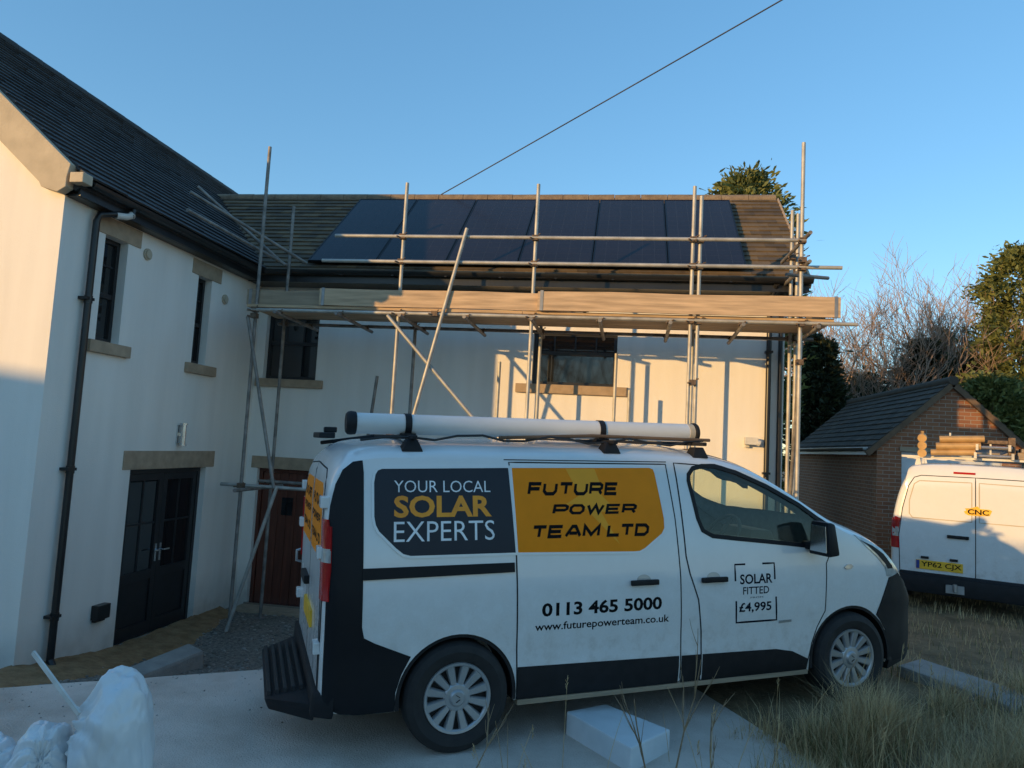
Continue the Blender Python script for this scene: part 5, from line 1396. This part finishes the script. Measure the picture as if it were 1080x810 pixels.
b.bar((X0 - .20, 14.955, ZE - .20 * sl - .01), (XA, 14.955, ZA - .01), .08, .10); b.bar((X1 + .20, 14.955, ZE - .20 * sl - .01), (XA, 14.955, ZA - .012), .08, .10)
b.build('verge_trim', 'wood_pole', gar)
b = MB(); b.box((X0 - .20, 15.0, ZE - .21), (X0 - .17, 21.1, ZE - .06)); b.build('fascia', 'garage_white', gar)
b = MB(); half_gutter(b, (X0 - .24, 14.95, ZE - .08), (X0 - .24, 21.15, ZE - .08), .05); b.build('gutter', 'black_pvc', gar)
b = MB(); b.box((5.42, 15.10, GG - .15), (7.25, 15.14, .31))
for i in range(5): b.box((5.45, 15.085, GG + .1 + i * .40), (7.22, 15.10, GG + .46 + i * .40))
b.build('garage_door', 'garage_white', gar, bevel=.006)
b = MB(); b.box((5.38, 14.97, .312), (7.29, 15.0, .40)); b.build('lintel', 'timber_grey', gar)

# ================================================================== TREES
def bare_tree(x, y, z0, h, seed, label, spread=.56, stems=3, m_='twig', twig=5, rad=.13):
    rg = random.Random(seed)
    t = thing('bare_tree', label, 'tree', (x, y, z0), 'leafless trees beyond the garage')
    tr, cr_ = MB(), MB()
    def grow(p, d, L, r, lv):
        n = 3; pts = [p]; q = p; dd_ = d
        for i in range(n):
            dd_ = (dd_ + Vector((rg.gauss(0, .12), rg.gauss(0, .12), rg.gauss(.04, .06)))).normalized(); q = q + dd_ * L / n; pts.append(q)
        mb = tr if lv < 2 else cr_
        mb.tube(pts, [r * (1 - .45 * i / n) for i in range(n + 1)], 6 if lv < 2 else 3, cap=False)
        if lv >= twig: return
        k = rg.randint(3, 4) if lv < 3 else rg.randint(2, 4)
        for i in range(k):
            f = rg.uniform(.35, 1.0); bp = pts[0].lerp(pts[-1], f) if i else pts[-1]
            idx = min(n - 1, int(f * n)); bp = pts[idx].lerp(pts[idx + 1], f * n - idx) if i else pts[-1]
            a = rg.uniform(0, 2 * math.pi); s_ = spread * rg.uniform(.6, 1.3)
            o = dd_.orthogonal().normalized(); o2 = dd_.cross(o)
            nd = (dd_ + (o * math.cos(a) + o2 * math.sin(a)) * s_ * 1.3 + Vector((0, 0, .18))).normalized()
            grow(bp, nd, L * rg.uniform(.58, .82), max(.008, r * .55 * (1 - .25 * f) + 0.002), lv + 1)
    for s_ in range(stems):
        a = 2 * math.pi * s_ / stems + rg.uniform(-.4, .4)
        grow(Vector((x + .15 * math.cos(a), y + .15 * math.sin(a), z0 - .1)), Vector((.25 * math.cos(a), .25 * math.sin(a), 1)).normalized(), h * .34, rad, 0)
    tr.build('trunk', 'bark', t, smooth=60); cr_.build('crown', m_, t)
    return t
def conifer(x, y, z0, h, r, seed, label, m_, n=5000, leaf=.22, shape='cone', group='evergreens behind the house and garage', name='conifer', trunk=True):
    rg = random.Random(seed)
    t = thing(name, label, 'tree' if name != 'shrub' else 'shrub', (x, y, z0), group)
    if trunk:
        b = MB(); b.tube([(x, y, z0 - .1), (x + .05, y, z0 + h * .5), (x, y, z0 + h * .95)], [.16 * h / 6, .10 * h / 6, .02], 8)
        for k in range(26):
            a = rg.uniform(0, 6.28); f = rg.uniform(.12, .9)
            rr_ = r * .75 * (1 - f * .8); b.tube([(x, y, z0 + h * f), (x + rr_ * math.cos(a), y + rr_ * math.sin(a), z0 + h * f + .15 * rr_)], [.035, .01], 5)
        b.build('trunk', 'bark', t, smooth=60)
    mb = MB()
    clumps = []
    nc = max(50, n // 42)
    for k in range(nc):
        f = rg.random() ** .85; a = rg.uniform(0, 6.28)
        prof = (1 - f) ** .65 * .95 + .06 if shape == 'cone' else math.sqrt(max(.02, 1 - (2 * f - .95) ** 2 * .95)) * (.9 + .1 * rg.random())
        R_ = r * prof * (.80 + .55 * noise.noise((math.cos(a) * 1.4 + seed, math.sin(a) * 1.4, f * 4)))
        rad = R_ * rg.uniform(.55, 1.05) if rg.random() < .85 else R_ * rg.uniform(1.0, 1.10)
        clumps.append((Vector((x + rad * math.cos(a), y + rad * math.sin(a), z0 + h * (.04 + .96 * f))), a, f))
    for c, a, f in clumps:
        cs_ = leaf * rg.uniform(1.0, 2.6) * (1.0 - .45 * f if shape == 'cone' else 1)
        out = Vector((math.cos(a), math.sin(a), rg.uniform(-.1, .55))).normalized()
        for _ in range(42):
            p = c + Vector((rg.gauss(0, 1), rg.gauss(0, 1), rg.gauss(0, .75))) * cs_ * .50 + out * rg.uniform(0, cs_)
            d = (out * .9 + Vector((rg.gauss(0, .5), rg.gauss(0, .5), rg.gauss(.1, .45)))).normalized()
            s_ = d.cross(Vector((rg.gauss(0, 1), rg.gauss(0, 1), rg.gauss(0, 1)))).normalized()
            L = leaf * rg.uniform(.6, 1.45); wd = L * .19
            k = len(mb.v)
            mb.v += [tuple(p - s_ * wd * .4), tuple(p + d * L * .6 - s_ * wd), tuple(p + d * L), tuple(p + d * L * .6 + s_ * wd), tuple(p + s_ * wd * .4)]
            mb.f.append((k, k + 1, k + 2, k + 3, k + 4)); mb.mi.append(0)
    mb.build('crown', m_, t)
    return t
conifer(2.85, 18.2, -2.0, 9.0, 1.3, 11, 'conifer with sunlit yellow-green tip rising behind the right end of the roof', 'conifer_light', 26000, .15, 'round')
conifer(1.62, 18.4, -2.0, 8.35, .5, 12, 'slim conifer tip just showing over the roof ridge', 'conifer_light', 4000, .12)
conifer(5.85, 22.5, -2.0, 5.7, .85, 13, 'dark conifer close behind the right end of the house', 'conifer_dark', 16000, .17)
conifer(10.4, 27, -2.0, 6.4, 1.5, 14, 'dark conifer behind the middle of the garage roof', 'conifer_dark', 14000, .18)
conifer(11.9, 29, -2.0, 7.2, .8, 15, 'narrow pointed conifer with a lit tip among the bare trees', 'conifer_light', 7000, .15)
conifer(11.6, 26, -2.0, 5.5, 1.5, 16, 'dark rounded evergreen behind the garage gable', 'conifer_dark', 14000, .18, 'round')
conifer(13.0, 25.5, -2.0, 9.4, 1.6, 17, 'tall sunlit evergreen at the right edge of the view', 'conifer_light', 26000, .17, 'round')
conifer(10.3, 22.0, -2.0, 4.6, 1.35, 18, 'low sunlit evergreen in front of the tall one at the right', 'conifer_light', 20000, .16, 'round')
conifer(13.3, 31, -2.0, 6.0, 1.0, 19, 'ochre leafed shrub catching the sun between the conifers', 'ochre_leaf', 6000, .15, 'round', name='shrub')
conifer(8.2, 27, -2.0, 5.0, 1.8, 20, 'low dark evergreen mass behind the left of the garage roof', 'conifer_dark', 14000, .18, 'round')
bt = [(8.3, 27, 8.9, 31, 'leafless tree nearest the house corner, low and dark', 3), (9.6, 27.5, 9.4, 32, 'many-stemmed leafless tree second from the house corner', 4), (11.2, 29, 9.9, 33, 'tallest leafless tree, standing in the middle of the row', 4),
      (12.8, 29.5, 9.9, 34, 'pale leafless tree beside the tall evergreen', 4), (7.2, 25, 6.6, 35, 'small thin leafless tree against the house corner', 3), (14.4, 31, 9.5, 36, 'leafless tree behind the tall evergreen at the right', 3)]
for x, y, h, sd_, lb, st in bt: bare_tree(x, y, -2.0, h * 1.08, sd_, lb, stems=st)

for x, y, h, sd_, lb in ((-3.5, -17, 12, 51, 'leafless tree behind the viewpoint, left of the lane'), (.5, -18, 13, 52, 'leafless tree behind the viewpoint, at the lane bend'), (4, -16, 11, 53, 'leafless tree behind the viewpoint, right of the lane')):
    bare_tree(x, y, -2.05, h, sd_, lb, stems=3, twig=4)['group'] = 'leafless trees behind the viewpoint'
# ================================================================== NEIGHBOURING HOUSE BEHIND THE VIEWER (throws the long evening shade)
UC = Vector((-22 * SUN_H.x, -22 * SUN_H.y, 0)); VP_ = Vector((-SUN_H.y, SUN_H.x, 0)); ZR = .56 + 22 * math.tan(SUN_EL)
nb = thing('neighbour_house', 'long brick house across the lane behind the viewpoint', 'house', tuple(UC + VP_ * 2 + Vector((0, 0, -2.05))))
def nbp(v, u, z): return tuple(UC + VP_ * v + SUN_H * u + Vector((0, 0, z)))
b = MB(); c = [(-13, -3.2), (19, -3.2), (19, 3.2), (-13, 3.2)]
b.hexa([nbp(v, u, -2.3) for v, u in c], [nbp(v, u, ZR - 2.4) for v, u in c]); b.build('wall', 'brick', nb)
b = MB()
for s_ in (-1, 1):
    b.hexa([nbp(-13.3, s_ * 3.6, ZR - 2.6), nbp(19.3, s_ * 3.6, ZR - 2.6), nbp(19.3, s_ * 3.6, ZR - 2.45), nbp(-13.3, s_ * 3.6, ZR - 2.45)], [nbp(-13.3, s_ * .001, ZR - .15), nbp(19.3, s_ * .001, ZR - .15), nbp(19.3, s_ * .001, ZR), nbp(-13.3, s_ * .001, ZR)])
b.build('roof', 'slate', nb)
for i in range(8):
    for z in (-.1,):
        v0 = -11.4 + i * 3.9
        b = MB(); b.hexa([nbp(v0, 3.2, z - .5), nbp(v0 + 1.3, 3.2, z - .5), nbp(v0 + 1.3, 3.24, z - .5), nbp(v0, 3.24, z - .5)], [nbp(v0, 3.2, z + .7), nbp(v0 + 1.3, 3.2, z + .7), nbp(v0 + 1.3, 3.24, z + .7), nbp(v0, 3.24, z + .7)]); b.build('window', 'pane', nb)

# ================================================================== FOREGROUND
def sack(name, label, cx, cy, z0, rx, ry, h, seed, neck):
    """a filled bag whose folds run out from a gathered neck"""
    bm = bmesh.new(); bmesh.ops.create_icosphere(bm, subdivisions=6, radius=1)
    ax = Vector(neck).normalized(); e1 = ax.orthogonal().normalized(); e2 = ax.cross(e1)
    for v in bm.verts:
        d = v.co.normalized(); ca = max(-1, min(1, d.dot(ax))); al = math.acos(ca); ph = math.atan2(d.dot(e2), d.dot(e1))
        near = max(0, 1 - al / 1.9)
        jig = ph + .35 * noise.noise(d * 1.5 + Vector((seed, 0, 0)))
        fold = abs(math.sin(jig * 4.5 + seed)) * .6 + abs(math.sin(jig * 8 + 2 * seed)) * .4
        rad = 1 + .13 * noise.noise(d * 1.6 + Vector((seed * 3, 0, 0))) - near * .17 * (1 - fold) - .07 * abs(noise.noise(d * 2.6 + Vector((0, seed, 5)))) - .03 * abs(noise.noise(d * 6 + Vector((0, seed, 5))))
        if al < .30: rad *= .80 + .9 * (al / .30 - .35) ** 2 * .5 + .10 * fold
        q = d * rad
        z = max(-.80, q.z)
        v.co = Vector((cx + q.x * rx, cy + q.y * ry, z0 + (z + .80) / 1.75 * h))
    me = bpy.data.meshes.new(name); bm.to_mesh(me); bm.free()
    o = finish(me, name, 'plastic', None, 70)
    return tag(o, label, 'plastic sack', 'white plastic sacks at the lower left')
gzv = lambda x, y: drive_z(x, y) + .006
sack('plastic_sack', 'largest bulging white plastic sack, upright on the drive at lower left', -2.41, 3.38, gzv(-2.41, 3.38) - .01, .19, .22, .74, 2, (-.7, -.45, .30))
sack('plastic_sack', 'middle crumpled white plastic sack slumped beside the largest one', -2.66, 3.22, gzv(-2.66, 3.22) - .01, .14, .18, .54, 4, (.5, -.5, .55))
sack('plastic_sack', 'smallest flat white plastic sack in the lower left corner', -2.92, 3.2, gzv(-2.9, 3.2) - .01, .16, .18, .47, 7, (.4, -.6, .5))
b = MB(); b.tube([(-2.28, 3.10, gzv(-2.28, 3.10)), (-2.30, 3.14, -1.42), (-2.585, 3.46, -1.155)], [.012, .012, .011], 8)
b = MB(); b.bar((-2.47, 3.20, -1.37), (-2.815, 3.28, -1.14), .020, .012, (0, 1, 0))
tag(b.build('stick', 'offwhite'), 'thin pale stick leaning out of the white sacks', 'stick')
# pale foam slab standing in front of the van
b = MB(); z1 = -1.43; gz = drive_z(.3, 3.9)
fx = [(-.27, 4.92), (-.02, 5.14), (.39, 4.80), (.14, 4.44)]; z1 = -1.715; gz = drive_z(.1, 4.8)
b.hexa([(x, y, gz - .01) for x, y in fx], [(x, y, z1) for x, y in fx])
fo = tag(b.build('foam_slab', 'foam', bevel=.01), 'low pale grey-white slab lying half under the van sill', 'slab')
# flat stone slab by the front wheel
b = MB(); pz = drive_z(3, 7)
ks = [(2.44, 6.80), (2.76, 7.16), (3.30, 6.32), (2.98, 6.00)]
b.hexa([(x, y, pz - .04) for x, y in ks], [(x, y, pz + .09 - .012 * i) for i, (x, y) in enumerate(ks)])
tag(b.build('stone_slab', 'concrete_grey', bevel=.02), 'long flat grey stone slab lying in the grass beyond the van nose', 'stone slab')

# grass: tufts with many thin bent blades
def blade(mb, p, d, L, wd, bend, rg):
    s_ = Vector((-d.y, d.x, 0)); pts = []
    for k in range(4):
        t = k / 3; pts.append(p + Vector((0, 0, L * t * (1 - .25 * bend * t))) + d * (L * bend * t * t * .8))
    k0 = len(mb.v)
    for k in range(3): mb.v += [tuple(pts[k] - s_ * wd * (1 - .3 * k)), tuple(pts[k] + s_ * wd * (1 - .3 * k))]
    mb.v.append(tuple(pts[3]))
    for q in ((0, 1, 3, 2), (2, 3, 5, 4), (4, 5, 6)): mb.f.append(tuple(k0 + i for i in q)); mb.mi.append(mb.cur)
def van_st(x, y):
    q = Vector((x, y, 0)) - Vector((O_VAN.x, O_VAN.y, 0)); return q.dot(Vector((.8799, .4751, 0))), q.dot(N_VAN)
rg = random.Random(77)
gm = MB(); tuft_n = 0
while tuft_n < 2100:
    t = rg.uniform(1.45, 6.8); s_ = rg.uniform(.12, 2.3)
    x = O_VAN.x + .8799 * t + N_VAN.x * s_; y = O_VAN.y + .4751 * t + N_VAN.y * s_
    den = sstep(1.4, 2.3, t + .35 * noise.noise((x * 1.3, y * 1.3, 0))) * (.10 + .90 * sstep(-.10, .30, noise.noise((x * 1.9, y * 1.9, 9))))
    if rg.random() > den: continue
    if t < 3.6 and s_ < .26: continue
    tuft_n += 1
    tall = (.17 + .26 * max(0, noise.noise((x * 2.1, y * 2.1, 4)) + .35)) * (1.0 if t < 4.2 else .75)
    for _ in range(22):
        a = rg.uniform(0, 6.28); gm.cur = 0 if rg.random() < (.10 + .40 * noise.noise((x * 1.8, y * 1.8, 2))) else 1
        px, py = x + rg.gauss(0, .05), y + rg.gauss(0, .05)
        blade(gm, Vector((px, py, rough_ground(px, py) - .01)), Vector((math.cos(a), math.sin(a), 0)), tall * rg.uniform(.5, 1.35), rg.uniform(.0016, .0038), rg.uniform(.15, 1.3), rg)
for _ in range(15000):       # short growth round the small van and along the drive
    x, y = rg.uniform(1.9, 8.5), rg.uniform(5.6, 12.5)
    t, s_ = van_st(x, y)
    if s_ < .2 and t < 3.9 and s_ > -2.0: continue
    if rg.random() > .25 + .75 * sstep(-.2, .3, noise.noise((x * 1.1, y * 1.1, 5))): continue
    gm.cur = 0 if rg.random() < .22 else 1; a = rg.uniform(0, 6.28)
    blade(gm, Vector((x, y, rough_ground(x, y) - .005)), Vector((math.cos(a), math.sin(a), 0)), rg.uniform(.05, .17), rg.uniform(.002, .0045), rg.uniform(.2, .9), rg)
tag(gm.build('grass', ['grass_green', 'grass_dry']), 'rough dry and green grass along the drive edge', 'grass', kind='stuff')
# dry seed stems and twiggy weeds in front of the van
sm = MB()
for _ in range(70):
    t = rg.uniform(1.5, 5.2) if rg.random() < .75 else rg.uniform(-.4, 1.5); s_ = rg.uniform(.3, 1.5)
    x = O_VAN.x + .8799 * t + N_VAN.x * s_; y = O_VAN.y + .4751 * t + N_VAN.y * s_; z = rough_ground(x, y)
    h = rg.uniform(.3, .62); a = rg.uniform(0, 6.28); l = rg.uniform(.02, .22)
    p = [Vector((x + l * math.cos(a) * (k / 4) ** 1.6, y + l * math.sin(a) * (k / 4) ** 1.6, z + h * k / 4)) for k in range(5)]
    sm.tube(p, [.0028, .0026, .0022, .0018, .0014], 4)
    if rg.random() < .5:
        for k in range(6):
            q = p[4] - Vector((0, 0, .012 * k)); a2 = rg.uniform(0, 6.28); sm.tube([q, q + Vector((.012 * math.cos(a2), .012 * math.sin(a2), .02))], [.003, .001], 4)
tag(sm.build('dry_stems', 'grass_dry'), 'scattered dry grass stems in front of the white van', 'dry stems', kind='stuff')
def weed(x, y, h, seed, label, lean):
    r2 = random.Random(seed); b = MB(); z = drive_z(x, y)
    def br(p, d, L, r, lv):
        pts = [p]; q = p
        for i in range(4):
            d = (d + Vector((r2.gauss(0, .07), r2.gauss(0, .07), .05))).normalized(); q = q + d * L / 4; pts.append(q)
        b.tube(pts, [r, r * .85, r * .7, r * .55, r * .35], 5)
        if lv < 2:
            for i in range(3 if lv == 0 else 2):
                bp = pts[r2.randint(1, 3)]; a = r2.uniform(0, 6.28)
                br(bp, (d + Vector((math.cos(a) * .45, math.sin(a) * .3, .25))).normalized(), L * r2.uniform(.35, .6), r * .6, lv + 1)
    br(Vector((x, y, z)), Vector((lean, 0, 1)).normalized(), h, .006, 0)
    return tag(b.build('weed', 'stem'), label, 'weed', 'bare twiggy weeds before the van')
weed(.26, 4.1, .62, 5, 'tall bare weed before the van sliding door seam, leaning left', -.22)
weed(.33, 4.15, .80, 6, 'tallest bare weed, leaning right across the phone number', .20)
weed(-.75, 3.9, .42, 8, 'short dry weed in front of the van rear bumper', .35)
weed(.60, 4.35, .40, 9, 'short dry weed beside the pale block', -.1)
